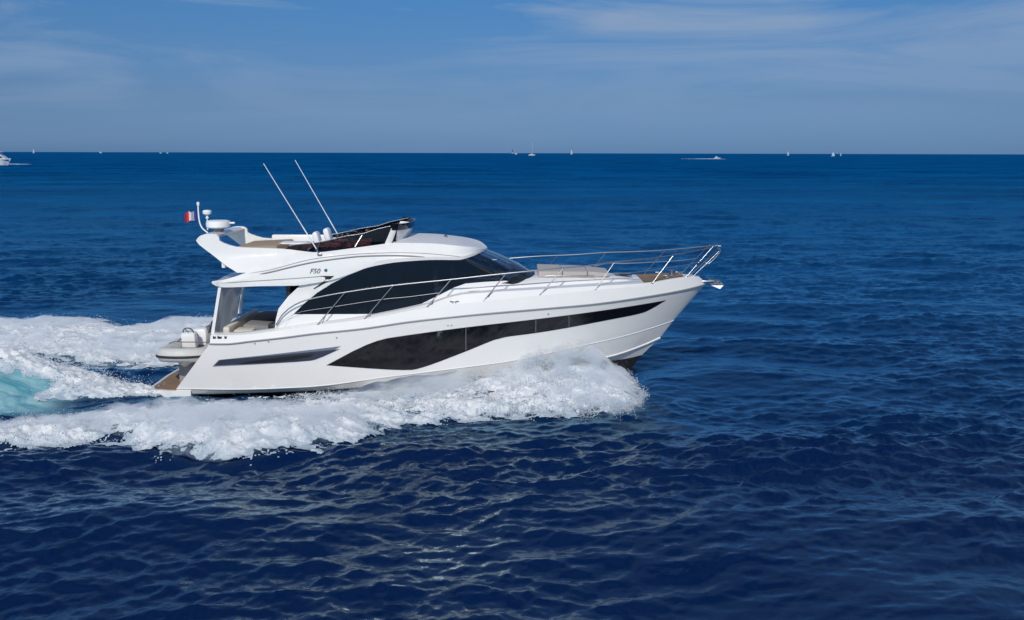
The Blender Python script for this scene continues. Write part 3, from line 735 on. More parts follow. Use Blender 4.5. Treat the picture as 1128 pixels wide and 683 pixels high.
# hull windows and aft louvre
win = [(359.5, 402.4), (411, 375), (451, 368.8), (513, 360.3), (590, 351.6), (671, 341), (734, 330.6), (715, 342), (704, 346), (672, 352), (626.5, 361), (590, 367), (557, 371), (544, 374.3), (515, 386.5), (466, 405.3), (446.4, 408.7)]
wp = pxpoly(win, hs, sharp={0, 6}, it=2)
ven = [(234.2, 403.8), (241, 396.4), (305, 389.8), (375.6, 381.3), (351, 395), (340.6, 397.8), (290, 401)]
vp = pxpoly(ven, hs, sharp={0, 1, 3}, it=1)
vin = [(262, 401.2), (275, 397.6), (350, 388.5), (340, 393.5), (318, 397.6)]
vip = pxpoly(vin, hs, sharp={0, 3}, it=1)
def hw(s_):
    g_ = panel('hull_window', wp, hs, .008, .03, M['hullglass'], yacht, s_)
    for px0, y0, y1 in ((513, 361.5, 386), (590, 352.8, 366), (626.5, 348.0, 360)):
        a = pxpoly([(px0, y0), (px0+.5, y0), (px0+.5, y1), (px0, y1)], hs)
        panel('window_seam', a, hs, .011, .008, M['groove'], g_, s_)
    v_ = panel('hull_louvre', vp, hs, .008, .03, M['vent2'], yacht, s_)
    inner = [(x, z) for x, z in vp]
    cx_ = sum(p[0] for p in inner)/len(inner); cz_ = sum(p[1] for p in inner)/len(inner)
    panel('louvre_face', [(cx_+(x-cx_)*.975, cz_+(z-cz_)*.80-.012) for x, z in inner], hs, .013, .02, M['vent'], v_, s_)
    panel('louvre_slot', vip, hs, .017, .02, M['dark'], v_, s_)
both(hw)
# little drain fittings on the topside
for (px, py) in ((371, 372), (493.5, 358.5), (497.5, 358.3), (604, 346), (281, 378.5), (296, 376.5)):
    x, z = pxpoly([(px, py)], hs)[0]
    for s_ in (-1, 1):
        bm = bmesh.new(); tube_bm(bm, [(x, s_*(hs(x, z)-.01), z), (x, s_*(hs(x, z)+.014), z)], .022, 10)
        from_bm('drain_fitting', bm, M['steel2'], yacht, True, 40)

# transom, platform
def transom():
    rows = []
    prof = [(L_cro, 0), (L_gun, 0), (L_rub, 0), (L_knk, 0), (L_chn, 0), (L_bot, 0)]
    A_ = [l.pt(l.x0, -1) for l, _ in prof] + [(-9.0, 0, -.55)]
    bm = bmesh.new(); L_ = [bm.verts.new(p) for p in A_]; R_ = [bm.verts.new((p[0], -p[1], p[2])) for p in A_[:-1]]
    for i in range(len(A_)-2): bm.faces.new((L_[i], L_[i+1], R_[i+1], R_[i]))
    bm.faces.new((L_[-2], L_[-1], R_[-1]))
    from_bm('transom', bm, M['gel'], yacht)
transom()
pz1 = at(175, 430.5, -1.95).z; pz0 = at(170, 437, -1.95).z
xa = at(163, 436, -1.7).x
def plat(zt, zb, ins, name, matl, parent):
    pts = [(-8.9, -1.93+ins), (-9.45, -1.93+ins), (xa+.13+ins, -1.82+ins), (xa+ins, -1.45), (xa-.05+ins, 0)]
    pts = pts + [(x, -y) for x, y in reversed(pts[:-1])]
    bm = bmesh.new(); f = bm.faces.new([bm.verts.new((x, y, zt)) for x, y in pts])
    r_ = bmesh.ops.extrude_face_region(bm, geom=[f])
    for v in [g for g in r_['geom'] if isinstance(g, bmesh.types.BMVert)]:
        v.co.z = zb; v.co.x += .10 if v.co.x < -9.2 else 0
    return from_bm(name, bm, matl, parent)
pf = plat(pz1-.004, pz0-.06, 0, 'swim_platform', M['gel'], yacht)
plat(pz1+.006, pz1-.03, .09, 'teak_decking', M['teak'], pf)
strake_pts = [(-8.95, -1.945), (-9.45, -1.945), (xa+.11, -1.83), (xa-.015, -1.45), (xa-.065, 0)]
strake_pts = strake_pts + [(x, -y) for x, y in reversed(strake_pts[:-1])]
# steps on transom (centre-left) and stern wings
box('transom_step', (-8.72, 1.35, .62), (.35, .6, .06), M['teak'], yacht, bevel=.01)
box('transom_step', (-8.50, 1.35, .92), (.35, .6, .06), M['teak'], yacht, bevel=.01)

# cockpit and decks
XC0, XC1 = L_cro.x0+.02, at(304, 360, -1.9).x
zc = float(L_cro.z(-7.5))
def cockpit():
    zf_ = zc-.62
    xs_ = np.linspace(XC0, XC1, 10)
    for s_ in (-1, 1):
        bm = bmesh.new()
        o_ = [bm.verts.new((x, s_*float(b_cro(x)), float(L_cro.z(x)))) for x in xs_]
        i_ = [bm.verts.new((x, s_*(float(b_cro(x))-.16), float(L_cro.z(x))+.004)) for x in xs_]
        l_ = [bm.verts.new((x, s_*(float(b_cro(x))-.18), zf_)) for x in xs_]
        for k in range(9):
            bm.faces.new((o_[k], o_[k+1], i_[k+1], i_[k])); bm.faces.new((i_[k], i_[k+1], l_[k+1], l_[k]))
        from_bm('cockpit_coaming', bm, M['gel'], yacht)
    box('cockpit_floor', ((XC0+XC1)/2, 0, zf_-.02), (XC1-XC0+.3, 3.7, .04), M['teak'], yacht)
    box('cockpit_coaming', (XC0+.06, 0, zc-.33), (.12, 3.66, .62), M['gel'], yacht, bevel=.02)
cockpit()
zc0 = float(L_cro.z(-7.8))
sofa = box('cockpit_sofa', (-7.62, 0.0, zc0-.33), (.62, 3.1, .40), M['cream'], yacht, bevel=.06)
box('sofa_backrest', (-7.93, 0, zc0-.02), (.20, 3.3, .30), M['cream'], sofa, bevel=.06)
box('side_cushion', (-7.05, 1.55, zc0-.16), (1.3, .26, .44), M['grey'], sofa, bevel=.05)
box('side_cushion', (-7.0, 1.25, zc0-.30), (1.3, .5, .16), M['mgrey'], sofa, bevel=.05)
box('seat_cushion', (-7.5, -1.25, zc0-.06), (.55, .55, .16), M['cream'], sofa, bevel=.06)
box('cockpit_cover', (-7.15, -.75, zc0-.03), (.95, .8, .26), M['mgrey'], yacht, Matrix.Rotation(R(4), 3, 'Y'), bevel=.10)
box('cockpit_cover', (-7.05, .6, zc0+.06), (1.2, .9, .16), M['grey'], yacht, bevel=.07)
box('cockpit_locker', (-6.62, -1.35, zc0-.10), (.32, .5, .6), M['dark'], yacht, bevel=.03)

# main deck
def deck():
    xs_ = np.linspace(XC1-.05, L_cro.x1-.02, 60); bm = bmesh.new(); rows = []
    for x in xs_:
        b_ = float(b_cro(x)); z_ = float(L_cro.z(x)); rows.append([bm.verts.new((x, y*b_, z_+.02*(1-y*y))) for y in np.linspace(-1, 1, 13)])
    for a, c in zip(rows[:-1], rows[1:]):
        for k in range(12): bm.faces.new((a[k], a[k+1], c[k+1], c[k]))
    from_bm('deck', bm, M['gel2'], yacht, True, 30)
deck()
# bow teak
tk = [(3.75, .88), (3.85, .88), (4.75, .42), (5.0, .22)]
bm = bmesh.new(); zz = lambda x: float(L_cro.z(x))+.028
xs_ = np.linspace(3.72, 4.95, 14); bw = lambda x: max(.1, float(b_cro(x))-.09)
rows = [[bm.verts.new((x, y*bw(x), zz(x))) for y in (-1, -.33, .33, 1)] for x in xs_]
for a, c in zip(rows[:-1], rows[1:]):
    for k in range(3): bm.faces.new((a[k], a[k+1], c[k+1], c[k]))
from_bm('bow_teak', bm, M['teak'], yacht)

# ---- house
b_house = tab([-7, -5, -3, -1.8, -.9, -.2, .3, .8], [1.80, 1.80, 1.72, 1.60, 1.47, 1.34, 1.05, .3])
ZS = float(L_cro.z(-3))
def house_s(x, z): return float(b_house(x)) - .10*max(-.6, (z-ZS))
glassp = [(321.8, 346.5), (335, 334), (349.5, 322), (366, 311.5), (385, 302), (406.6, 293.8), (442, 288), (477.5, 285.8), (511, 286), (534, 295), (557, 308.5), (557, 309.8), (535, 311), (513, 313), (500, 317.5), (486, 325), (473, 331), (457, 339), (440, 344.5), (420, 346.3), (380, 346.5)]
gp = pxpoly(glassp, house_s)
low = [(303, 366), (304, 357), (312, 346.5), (321, 346.2), (380, 346.0), (420, 345.8), (440, 343.8), (457, 338.3), (473, 330.3), (486, 324.3), (500, 316.8), (513, 312.3), (535, 310.4), (557, 309.2), (572, 307.5), (590, 321), (560, 325), (509, 330), (471, 342), (402, 356), (350, 363)]
lp_ = pxpoly(low, house_s)
cpil = [(330.6, 314.6), (318, 326), (307, 340), (304, 352), (303, 362), (313, 361), (322.5, 346.8), (335.5, 334), (350, 322), (366.5, 311.5), (385.5, 302), (400, 296), (385, 292), (350, 300), (335, 306)]
cp_ = pxpoly(cpil, house_s)
house = box('cabin', (-3.6, 0, ZS-.28), (5.6, 3.1, .10), M['inner'], yacht)       # cabin sole
def pil_s(x, z):
    t = float(np.clip((z-ZS-.35)/.75, 0, 1)); return (house_s(x, z)+.03)*(1-t) + (np.interp(x, [-6.5, -5, -3], [1.93, 1.93, 1.82]))*t
def hside(s_):
    panel('side_window', gp, house_s, .0, .02, M['side'], yacht, s_, step=.35)
    panel('cabin_side', lp_, house_s, .016, .05, M['gel'], yacht, s_, step=.35)
    panel('roof_pillar', cp_, pil_s, .0, .12, M['gel'], yacht, s_, step=.35)
    # window mullions
    for pts in (((404, 294.5), (407, 294), (407, 346), (404, 346)), ((462, 287), (464.5, 287), (464.5, 335), (462, 336))):
        panel('window_mullion', pxpoly(list(pts), house_s), house_s, -.03, .03, M['dark'], yacht, s_, step=.5)
    # dark windscreen pillar
    panel('windscreen_pillar', pxpoly([(509, 285.5), (515, 285.3), (562, 307.5), (566, 309), (555, 309.5)], house_s), house_s, .004, .06, M['dark'], yacht, s_, step=.3)
both(hside)
# aft bulkhead (dark doors) and interior
xb = at(330, 330, 0).x
box('saloon_door', (XC1+.35, 0, ZS+.45), (.05, 3.2, 1.5), M['black'], yacht)
box('door_frame', (XC1+.30, -1.62, ZS+.45), (.10, .06, 1.5), M['dark'], yacht)
for cx_, wd_, ht_ in ((-5.9, .7, .95), (-5.15, .8, .62), (-4.45, .6, .80), (-3.75, .8, .55), (-3.1, .5, .88), (-2.55, .6, .60), (-2.0, .5, .72)):  # dark blocks added to imitate the jagged coast reflected in the glass
    cb_ = box('reflection_block', (cx_, 1.32, ZS-.25+ht_/2), (wd_, .34, ht_), M['dark'], yacht, bevel=.03)
hel = box('saloon_sofa', (-4.3, .9, ZS+.02), (1.8, .8, .5), M['cream'], yacht, bevel=.06)
for px in (487, 503):
    x = at(px, 310, -.5).x
    sx = box('helm_seat', (x, -.75 if px < 500 else .5, ZS+.25), (.42, .5, .5), M['anti'], yacht, bevel=.08)
    box('headrest', (x-.16, -.75 if px < 500 else .5, ZS+.72), (.14, .44, .46), M['anti'], sx, Matrix.Rotation(R(-8), 3, 'Y'), bevel=.06)
box('helm_console', (-1.0, 0, ZS+.12), (.8, 2.4, .40), M['dark'], yacht, Matrix.Rotation(R(10), 3, 'Y'), bevel=.06)
# ---- windscreen
def wscreen():
    tp = []; bt = []
    n_ = 15
    for k in range(n_):
        a = k/(n_-1)*PI/2
        # top edge from near pillar head to centre; bottom likewise
        T0 = at(511, 286.2, -1.46); T1 = at(536, 275.2, 0)
        B0 = at(560, 309.3, -1.30); B1 = at(586, 299.0, 0)
        c, s_ = math.cos(a), math.sin(a)
        tp.append((T0.x+(T1.x-T0.x)*s_, T0.y*c**.9 if c > 0 else 0, T0.z+(T1.z-T0.z)*s_))
        bt.append((B0.x+(B1.x-B0.x)*s_, B0.y*c**.9 if c > 0 else 0, B0.z+(B1.z-B0.z)*s_))
    rows = []
    for t in np.linspace(0, 1, 7):
        rows.append([tuple(a[i]*(1-t)+b_[i]*t + (0.03*4*t*(1-t) if i != 1 else 0) for i in range(3)) for a, b_ in zip(tp, bt)])
    loft('windscreen', rows, M['wind'], yacht, 60)
    # black cowl strip under the glass
    cow = [[(p[0]-.02, p[1]*1.0, p[2]+.012) for p in bt], [(p[0]+.09, p[1]*1.05, p[2]-.035) for p in bt], [(p[0]+.07, p[1]*1.05, p[2]-.10) for p in bt], [(p[0]-.30, p[1]*1.0, p[2]-.06) for p in bt], [(p[0]-.28, p[1]*.98, p[2]+.0) for p in bt], [(p[0]-.02, p[1]*1.0, p[2]+.012) for p in bt]]
    loft('windscreen_cowl', cow, M['dark'], yacht, 30)
    # wipers
    for s_ in (-1, 1):
        k = 9
        P0 = Vector(bt[k]); P0.y *= -s_; P1 = Vector(bt[2]).lerp(Vector(tp[2]), .22); P1.y *= -s_
        tube('wiper', [P0+Vector((.03, 0, .04)), P0.lerp(P1, .5)+Vector((.07, 0, .06)), P1+Vector((.05, -.02*(-s_), .05))], .009, M['dark'], yacht, 6)
    c0 = Vector(tp[-1]); c1 = Vector(bt[-1])
    tube('windscreen_mullion', [c0.lerp(c1, t)+Vector((.03*4*t*(1-t)-.02, 0, .03*4*t*(1-t)-.01)) for t in (0, .25, .5, .75, 1)], .018, M['dark'], yacht, 6)
    return tp, bt
WT, WB = wscreen()

# ---- coachroof and sunpad
b_coach = tab([-1.6, -.2, .5, 1.5, 2.5, 3.3, 3.75], [1.62, 1.46, 1.38, 1.18, .90, .58, .12])
b_coach2 = lambda x: np.maximum(b_coach(x)-.07, .03)
b_coach3 = lambda x: np.maximum(b_coach(x)-.26, .02)
L_k = Line([(509, 322.5), (560, 320.3), (600, 318.5), (640, 316.7), (677, 314.5), (700, 311.5), (706, 309)], b_coach)
L_s = Line([(509, 319), (560, 313.6), (600, 311.5), (640, 309.8), (677, 308.5), (700, 308), (706, 308)], b_coach2)
L_t = Line([(513, 314), (560, 309.0), (600, 306.5), (640, 305.4), (677, 305.2), (700, 305.6), (706, 306)], b_coach3)
xs_ = np.linspace(L_k.x0, 3.68, 50)
rws = []
for l_, dz in ((L_k, -.12), (L_k, 0), (L_s, 0), (L_t, 0)):
    rws.append([(float(x), -float(l_.b(x)), float(l_.z(min(x, l_.x1)))+dz) for x in xs_])
rws.append([(float(x), -.5*float(L_t.b(x)), float(L_t.z(min(x, L_t.x1)))+.03*min(1, (3.75-x))) for x in xs_])
rws.append([(float(x), 0.0, float(L_t.z(min(x, L_t.x1)))+.045*min(1, (3.75-x))) for x in xs_])
loft('coachroof', rws, M['gel'], yacht, 28)
zx = lambda x: float(L_t.z(min(max(x, L_t.x0), L_t.x1)))
for s_ in (-1, 1):
    pts = [(x, s_*(float(b_coach(x))+.008), float(L_k.z(x))+.015) for x in np.linspace(-1.25, 2.85, 30)]
    tube('coachroof_groove', pts, [.006]+[.026]*28+[.006], M['strip'], yacht, 6)
# sunpad
def sunpad():
    def pad(name, x0, x1, y0, y1, z0, h0, h1, taper=1.0, par=None):
        bm = bmesh.new(); vs = box_bm(bm, Vector(((x0+x1)/2, (y0+y1)/2, z0+.5)), (x1-x0, y1-y0, 1.0), bevel=.05, seg=3)
        for v in bm.verts:
            t = (v.co.x-x0)/(x1-x0); hgt = h0+(h1-h0)*t; v.co.z = z0 + (v.co.z-z0)*hgt if hgt else v.co.z
            v.co.y *= 1+(taper-1)*t
            v.co.z += zx(v.co.x)-zx(x0)
        return from_bm(name, bm, M['taupe'], par or yacht, True, 35)
    zb = zx(.8)+.015
    base = pad('sun_pad', .74, 1.42, -.94, .94, zb, .17, .16, .93)
    pad('pad_cushion', 1.43, 2.14, -.86, .86, zx(1.43)+.01, .16, .15, .90, base)
    pad('pad_cushion', 2.15, 2.78, -.76, .76, zx(2.15)+.01, .15, .11, .80, base)
    for s_ in (-1, 1):
        tube('grab_rail', [(.9, s_*1.02, zx(.9)+.02), (.95, s_*1.02, zx(.95)+.06), (2.3, s_*.84, zx(2.3)+.06), (2.35, s_*.83, zx(2.35)+.01)], .012, M['steel'], yacht, 6)
sunpad()
# forward hatch lid and windlass
box('foredeck_hatch', (3.22, 0, zx(3.2)+.05), (.5, .5, .03), M['black'], yacht, bevel=.01)
wl = lathe('windlass', [(0, .0), (.10, .0), (.10, .05), (.05, .07), (.05, .12), (.085, .13), (.085, .16), (0, .17)], (4.65, 0, zz(4.65)), M['steel'], yacht)
for x_, y_ in ((4.35, .5), (4.45, -.42), (4.9, .2)):
    c = box('deck_cleat', (x_, y_, zz(x_)+.05), (.22, .03, .025), M['steel'], yacht, bevel=.008)
    box('cleat_post', (x_, y_, zz(x_)+.02), (.07, .03, .05), M['steel'], c)

# ---- flybridge moulding
def rnd(x0, w_, B):      # plan shape of the roof: full aft, rounded at the front
    def f(x):
        x = np.asarray(x, float); t = np.clip((x-x0)/(XR-x0), 0, 1)
        return B(x)*np.clip(1-t**2.6, 0, 1)**.5
    return f
XR = at(536.5, 275, 0).x
b_lo = rnd(-1.75, 0, tab([-9, -8.2, -7.9, -7, -5, -3, -1.5, 0], [1.55, 1.62, 1.86, 1.94, 1.92, 1.80, 1.60, 1.5]))
b_sh = lambda x: b_lo(x)*.985
b_ed = lambda x: b_lo(x)*np.interp(x, [-8, -6, -3.5, -1.5, 0], [.84, .83, .86, .93, .95])
F_bot = Line([(233.5, 312.5), (238, 315), (243, 316.3), (285, 315.3), (327, 314.5), (345, 312), (365, 308.5), (385, 302.2), (406.6, 294.4), (442, 288.4), (477.5, 286.3), (505, 286.3), (520, 282.5), (534, 276.5), (536.5, 275.4)], b_lo)
F_mid = Line([(233.2, 311.2), (248, 310.5), (285, 306), (327, 304.5), (365, 299.5), (406, 289), (442, 284.5), (477, 283), (505, 282.8), (520, 279.8), (534, 275.6), (536.7, 274.7)], lambda x: b_lo(x)*1.012)
F_sh = Line([(233.4, 310.0), (247, 308), (258, 305), (270, 300.8), (285, 296.8), (300, 294), (340, 285.5), (380, 280.5), (420, 278), (460, 278.2), (490, 279.8), (510, 279.5), (525, 276), (534, 274.2), (536.7, 274.0)], b_sh)
XF = at(433, 268, -1.55).x
F_ed = Line([(433, 267.6), (455, 267.6), (480, 268.4), (497, 270.0), (512, 271.6), (526, 273), (536.7, 273.7)], b_ed)
xs_ = F_bot.x0+(F_bot.x1-F_bot.x0)*(1-(1-np.linspace(0, 1, 110))**1.4)
clampz = lambda l_, x: float(l_.z(min(max(x, l_.x0), l_.x1)))
yx = at(350, 300, -1.9).x
def Lrow(l_, inset=0, dz=0): return [(float(x), -max(0., float(l_.b(x))-inset), clampz(l_, x)+dz) for x in xs_]
zfloor = lambda x: clampz(F_sh, x)-.03
def lowrows():
    cen_b = [(float(x), 0.0, clampz(F_bot, x)+.05) for x in xs_]
    inb = [(float(x), -.9*float(b_lo(x)), clampz(F_bot, x)+.03) for x in xs_]
    b0 = Lrow(F_bot); m0 = Lrow(F_mid); s0 = Lrow(F_sh)
    c0 = [(float(x), -.80*float(b_lo(x)), zfloor(x)) for x in xs_]; cc_ = [(float(x), 0.0, zfloor(x)+.03) for x in xs_]
    return [cen_b, inb, b0, m0, s0, c0, cc_]
flyl = loft('flybridge_base', lowrows(), M['gel'], yacht, 22, close_ends=True)
# roof ahead of the flybridge
rx = XF+(F_ed.x1-XF)*(1-(1-np.linspace(0, 1, 50))**1.4)
zcrown = lambda x: float(pchip([at(431, 259, 0).x, at(453, 258.2, 0).x, at(475, 258.8, 0).x, at(500, 261.8, 0).x, at(522, 268.2, 0).x, at(536.5, 273.4, 0).x], [at(431, 258.2, 0).z, at(453, 258.2, 0).z, at(475, 258.8, 0).z, at(500, 261.8, 0).z, at(522, 268.2, 0).z, at(536.5, 273.4, 0).z], x))
rows = []
S_ = [(float(x), -float(b_sh(x)), clampz(F_sh, x)) for x in rx]; E_ = [(float(x), -float(b_ed(x)), clampz(F_ed, x)) for x in rx]
E2 = [(x, y*.93, z+.015) for x, y, z in E_]
rows = [S_, mid(S_, E_, .5, -.02), E_, E2]
for t in (.7, .45, .2, 0):
    rows.append([(x, y*t, z+(zcrown(x)-z)*(1-t*t)) for x, y, z in E2])
roof = loft('cabin_roof', rows[:4], M['gel'], yacht, 26)
loft('roof_panel', rows[3:], M['gel2'], roof, 40)
rl = lathe('roof_horn', [(0, 0), (.05, 0), (.055, .03), (.03, .06), (0, .07)], (at(491, 262, -.2).x, -.2, zcrown(at(491, 262, -.2).x)), M['steel2'], yacht, 12)

# upper coaming with swept arch wings
yup = lambda x, z: float(b_lo(x)) - .02 - .40*np.clip((z-clampz(F_sh, x))/.55, 0, 1)**1.0*np.interp(x, [-9, -3.5, -3, -2], [1, 1, .75, .3])
def yup2(x, z):
    xx = max(x, -7.6)
    return float(1.93 - .42*np.clip((z-clampz(F_sh, max(x, F_sh.x0)))/.55, 0, 1)) if x < -7.6 else float(yup(x, z))
def yarch(x, z):
    # blends the shoulder width below to 1.5 at the coaming top
    zt = 3.78; zb = clampz(F_sh, max(x, F_sh.x0+.3))
    t = np.clip((z-zb)/max(zt-zb, .25), 0, 1)
    return float(np.interp(x, [-9, -7.8, -5, -3.4, -2.4], [1.80, 1.90, 1.88, 1.80, 1.72]) - np.interp(x, [-9, -6, -3.4], [.34, .36, .30])*t)
up = [(215.4, 266.5), (218, 261.5), (223, 258.4), (232, 257.6), (238.5, 258.6), (241.0, 261.5), (241.8, 265.4), (247, 268.2), (253, 270.2), (262, 272.4), (285, 273), (314, 274.2), (330, 276.3), (349.5, 278.4), (375, 275.2), (400, 271.8), (433, 267.3), (450, 267.5), (450, 279.5), (420, 281), (380, 284), (340, 289), (300, 298), (262, 301), (258.5, 298.5), (248.5, 292.5), (232, 279.5)]
upp = pxpoly(up, yarch, sharp={5, 6, 17, 18}, it=1)
both(lambda s_: panel('flybridge_coaming', upp, yarch, 0, .10, M['gel'], yacht, s_, step=.25))
# arch top deck between the wings
xa0, xa1 = at(219.5, 262, -1.5).x, at(239, 262, -1.5).x
za0 = at(223, 258.4, -1.5).z
bm = bmesh.new(); rows = []
for (x, z) in ((xa0-.05, za0-.16), (xa0+.05, za0-.03), (xa0+.2, za0+.0), (xa1-.1, za0+.0), (xa1, za0-.05), (xa1-.06, za0-.14), (xa0+.1, za0-.2), (xa0-.05, za0-.16)):
    rows.append([bm.verts.new((x - .10*(1-(y/1.5)**2), y, z)) for y in np.linspace(-1.5, 1.5, 9)])
for a, c in zip(rows[:-1], rows[1:]):
    for k in range(8): bm.faces.new((a[k], a[k+1], c[k+1], c[k]))
arch = from_bm('radar_arch', bm, M['gel'], yacht, True, 35)
# flybridge floor filler aft, under arch wings
box('flybridge_transom', (at(262, 290, 0).x+.02, 0, at(262, 290, -1.7).z+.02), (.10, 3.1, .34), M['gel'], yacht, bevel=.02)
# radar
rxm = at(240.5, 248, -.3)
rad = lathe('radar_dome', [(0, 0), (.30, 0), (.34, .03), (.345, .12), (.33, .19), (.26, .215), (0, .225)], (rxm.x, -.3, za0+.10), M['anti'], yacht, 32, (1, 1, 1))
lathe('radar_mount', [(.12, 0), (.16, .02), (.14, .10), (.10, .11)], (rxm.x, -.3, za0), M['groove'], rad, 20)
box('radar_bracket', (rxm.x+.40, -.3, za0+.24), (.16, .10, .05), M['anti'], rad, bevel=.015)
sdp = at(228, 234, .2)
sd_ = lathe('satellite_antenna', [(0, 0), (.045, 0), (.03, .05), (.03, .09), (.11, .13), (.12, .20), (.10, .235), (0, .25)], (sdp.x, .2, at(228, 240.5, .2).z), M['anti'], yacht, 20, (1.1, 1.1, 1))
tube('antenna_pole', [(sdp.x, .2, za0), (sdp.x, .2, at(228, 240.5, .2).z+.01)], .02, M['anti'], sd_)
mast = tube('signal_mast', [at(229, 256.5, -.1), at(223, 251.5, -.1), at(220, 245, -.1), at(218.7, 236, -.1), at(218.2, 226, -.1)], .022, M['anti'], yacht, 8, sm=5)
p_ = at(218.2, 224.5, -.1)
lathe('mast_light', [(0, -.05), (.035, -.05), (.045, 0), (.035, .05), (0, .06)], p_, M['anti'], mast, 12)
# flag
def flag():
    bm = bmesh.new(); uvl = None; cols = {0: [], 1: [], 2: []}
    a0 = at(217.8, 232.2, -.1); a1 = at(217.8, 242.5, -.1)
    nx_, nz_ = 24, 10; W_ = at(217.8, 236, -.1).x-at(203, 236, -.1).x
    V = []
    for i in range(nx_+1):
        t = i/nx_
        V.append([bm.verts.new((a0.x-W_*t, a0.y+.10*math.sin(t*9)*t**.6+.04*math.sin(t*21+1), a0.z+(a1.z-a0.z)*k/nz_ - .07*t*t + .02*math.sin(t*11+.2*k))) for k in range(nz_+1)])
    for i in range(nx_):
        for k in range(nz_):
            f = bm.faces.new((V[i][k], V[i+1][k], V[i+1][k+1], V[i][k+1])); f.material_index = min(2, i*3//nx_)
    o = from_bm('flag', bm, [mat('flag_blue', (.02, .04, .22), .8), mat('flag_white', (.72, .70, .72), .8), mat('flag_red', (.62, .02, .03), .8)], None, True)
    o['label'] = 'small blue white and red ensign streaming from the yacht mast'; o['category'] = 'flag'
flag()
# antennas on both shoulders
for s_ in (-1, 1):
    b0 = at(352, 279, -1.84); t0 = at(290.5, 180, -1.95)
    b0.z -= .02; b0.y *= -s_*-1 if False else 1
    P0 = Vector((b0.x, s_*1.84, b0.z)); P1 = Vector((t0.x, s_*1.98, t0.z + (.06 if s_ > 0 else 0)))
    a_ = tube('whip_antenna', [P0, P0.lerp(P1, .3), P0.lerp(P1, .31), P1], [.017, .016, .012, .009], M['anti'], yacht, 8)
    box('antenna_base', P0+Vector((0, 0, -.01)), (.13, .06, .05), M['steel2'], a_, bevel=.012)
    tube('antenna_ferrule', [P0, P0.lerp(P1, .06)], .022, M['steel2'], a_, 8)

# tinted side deflectors and front venturi
defl = [(314, 274.6), (319, 270.6), (331, 269.2), (350, 267.6), (362, 265), (380, 260.7), (400, 257.8), (416, 252.6), (438, 247.8), (436, 266.4), (400, 272.6), (375, 276), (349.5, 279.2), (330, 277)]
dsurf = lambda x, z: yarch(x, z)-.05
dp_ = pxpoly(defl, dsurf, sharp={0, 8, 9}, it=1)
def dfl(s_):
    g_ = panel('wind_deflector', dp_, dsurf, 0, .014, M['plum'], yacht, s_, step=.3)
    top = pxpoly([(319, 270.4), (331, 269), (350, 267.4), (362, 264.8), (380, 260.5), (400, 257.6), (416, 252.4), (438, 247.6)], dsurf)
    tube('deflector_rail', [(x, s_*(dsurf(x, z)-.007), z+.008) for x, z in top], .010, M['steel2'], g_, 8)
    for (pa, pb) in (((391, 271.8), (399, 259)), ((349, 277), (352, 268)), ((424, 268), (432, 252))):
        q = pxpoly([pa, pb], dsurf)
        tube('deflector_post', [(x, s_*(dsurf(x, z)+.012), z) for x, z in q], .011, M['steel2'], g_, 6)
both(dfl)
# venturi fairing: curved white front with a dark lip
fr_b = []; fr_t = []; fr_l = []
B0 = at(424, 266.5, -1.52); T0 = at(431, 251.5, -1.50); B1 = at(450, 260.6, 0); T1 = at(455, 248.0, 0)
for k in range(15):
    a = k/14*PI/2; c, s_ = math.cos(a), math.sin(a)
    fr_b.append((B0.x+(B1.x-B0.x)*s_, B0.y*c**.75, B0.z+(B1.z-B0.z)*s_-.05)); fr_t.append((T0.x+(T1.x-T0.x)*s_, T0.y*c**.75, T0.z+(T1.z-T0.z)*s_))
    fr_l.append((T0.x+(T1.x-T0.x)*s_+.03, (T0.y-.03)*c**.75, T0.z+(T1.z-T0.z)*s_+.13))
fair = loft('helm_fairing', [fr_b, mid(fr_b, fr_t, .33), mid(fr_b, fr_t, .66), fr_t, [(p[0]-.07, p[1]*.95, p[2]) for p in fr_t], [(p[0]-.10, p[1]*.93, p[2]) for p in fr_b]], M['gel'], yacht, 40)
loft('venturi_screen', [[(p[0]+.004, p[1]*1.004, p[2]-.05) for p in fr_t], fr_l, [(p[0]-.02, p[1]*.99, p[2]+.004) for p in fr_l], [(p[0]-.06, p[1]*.985, p[2]-.01) for p in fr_t]], M['black'], yacht, 40)
# flybridge furniture
zfl = zfloor(-5)
fx = lambda px, Y: at(px, 265, Y).x
hz_ = lambda px, py, Y: at(px, py, Y).z
cons = box('helm_dash', (fx(432, -.5)-.25, -.6, hz_(430, 262, -.6)-.15), (.5, 1.5, .55), M['dark'], yacht, Matrix.Rotation(R(14), 3, 'Y'), bevel=.06)
bmw = bmesh.new(); ctr = Vector((fx(415, -.7), -.7, hz_(415, 258, -.7)))
ring = [ctr + Matrix.Rotation(R(-25), 3, 'Y') @ Vector((0, .17*math.cos(a*PI/10), .17*math.sin(a*PI/10))) for a in range(21)]
tube_bm(bmw, ring, .012, 6, False); tube_bm(bmw, [ring[0], ring[10]], .01, 6); tube_bm(bmw, [ctr, ctr+Vector((.14, 0, -.05))], .02, 6)
from_bm('steering_wheel', bmw, M['dark'], cons, True, 50)
for (px, py, Y) in ((351, 255.2, -.15), (363, 251.2, -.85)):
    P = at(px, py, Y); zt = P.z
    s1 = box('flybridge_seat', (P.x+.12, Y, zt-.48), (.50, .52, .18), M['anti'], yacht, bevel=.06)
    box('seat_backrest', (P.x-.04, Y, zt-.22), (.17, .46, .46), M['anti'], s1, Matrix.Rotation(R(-14), 3, 'Y'), bevel=.075)
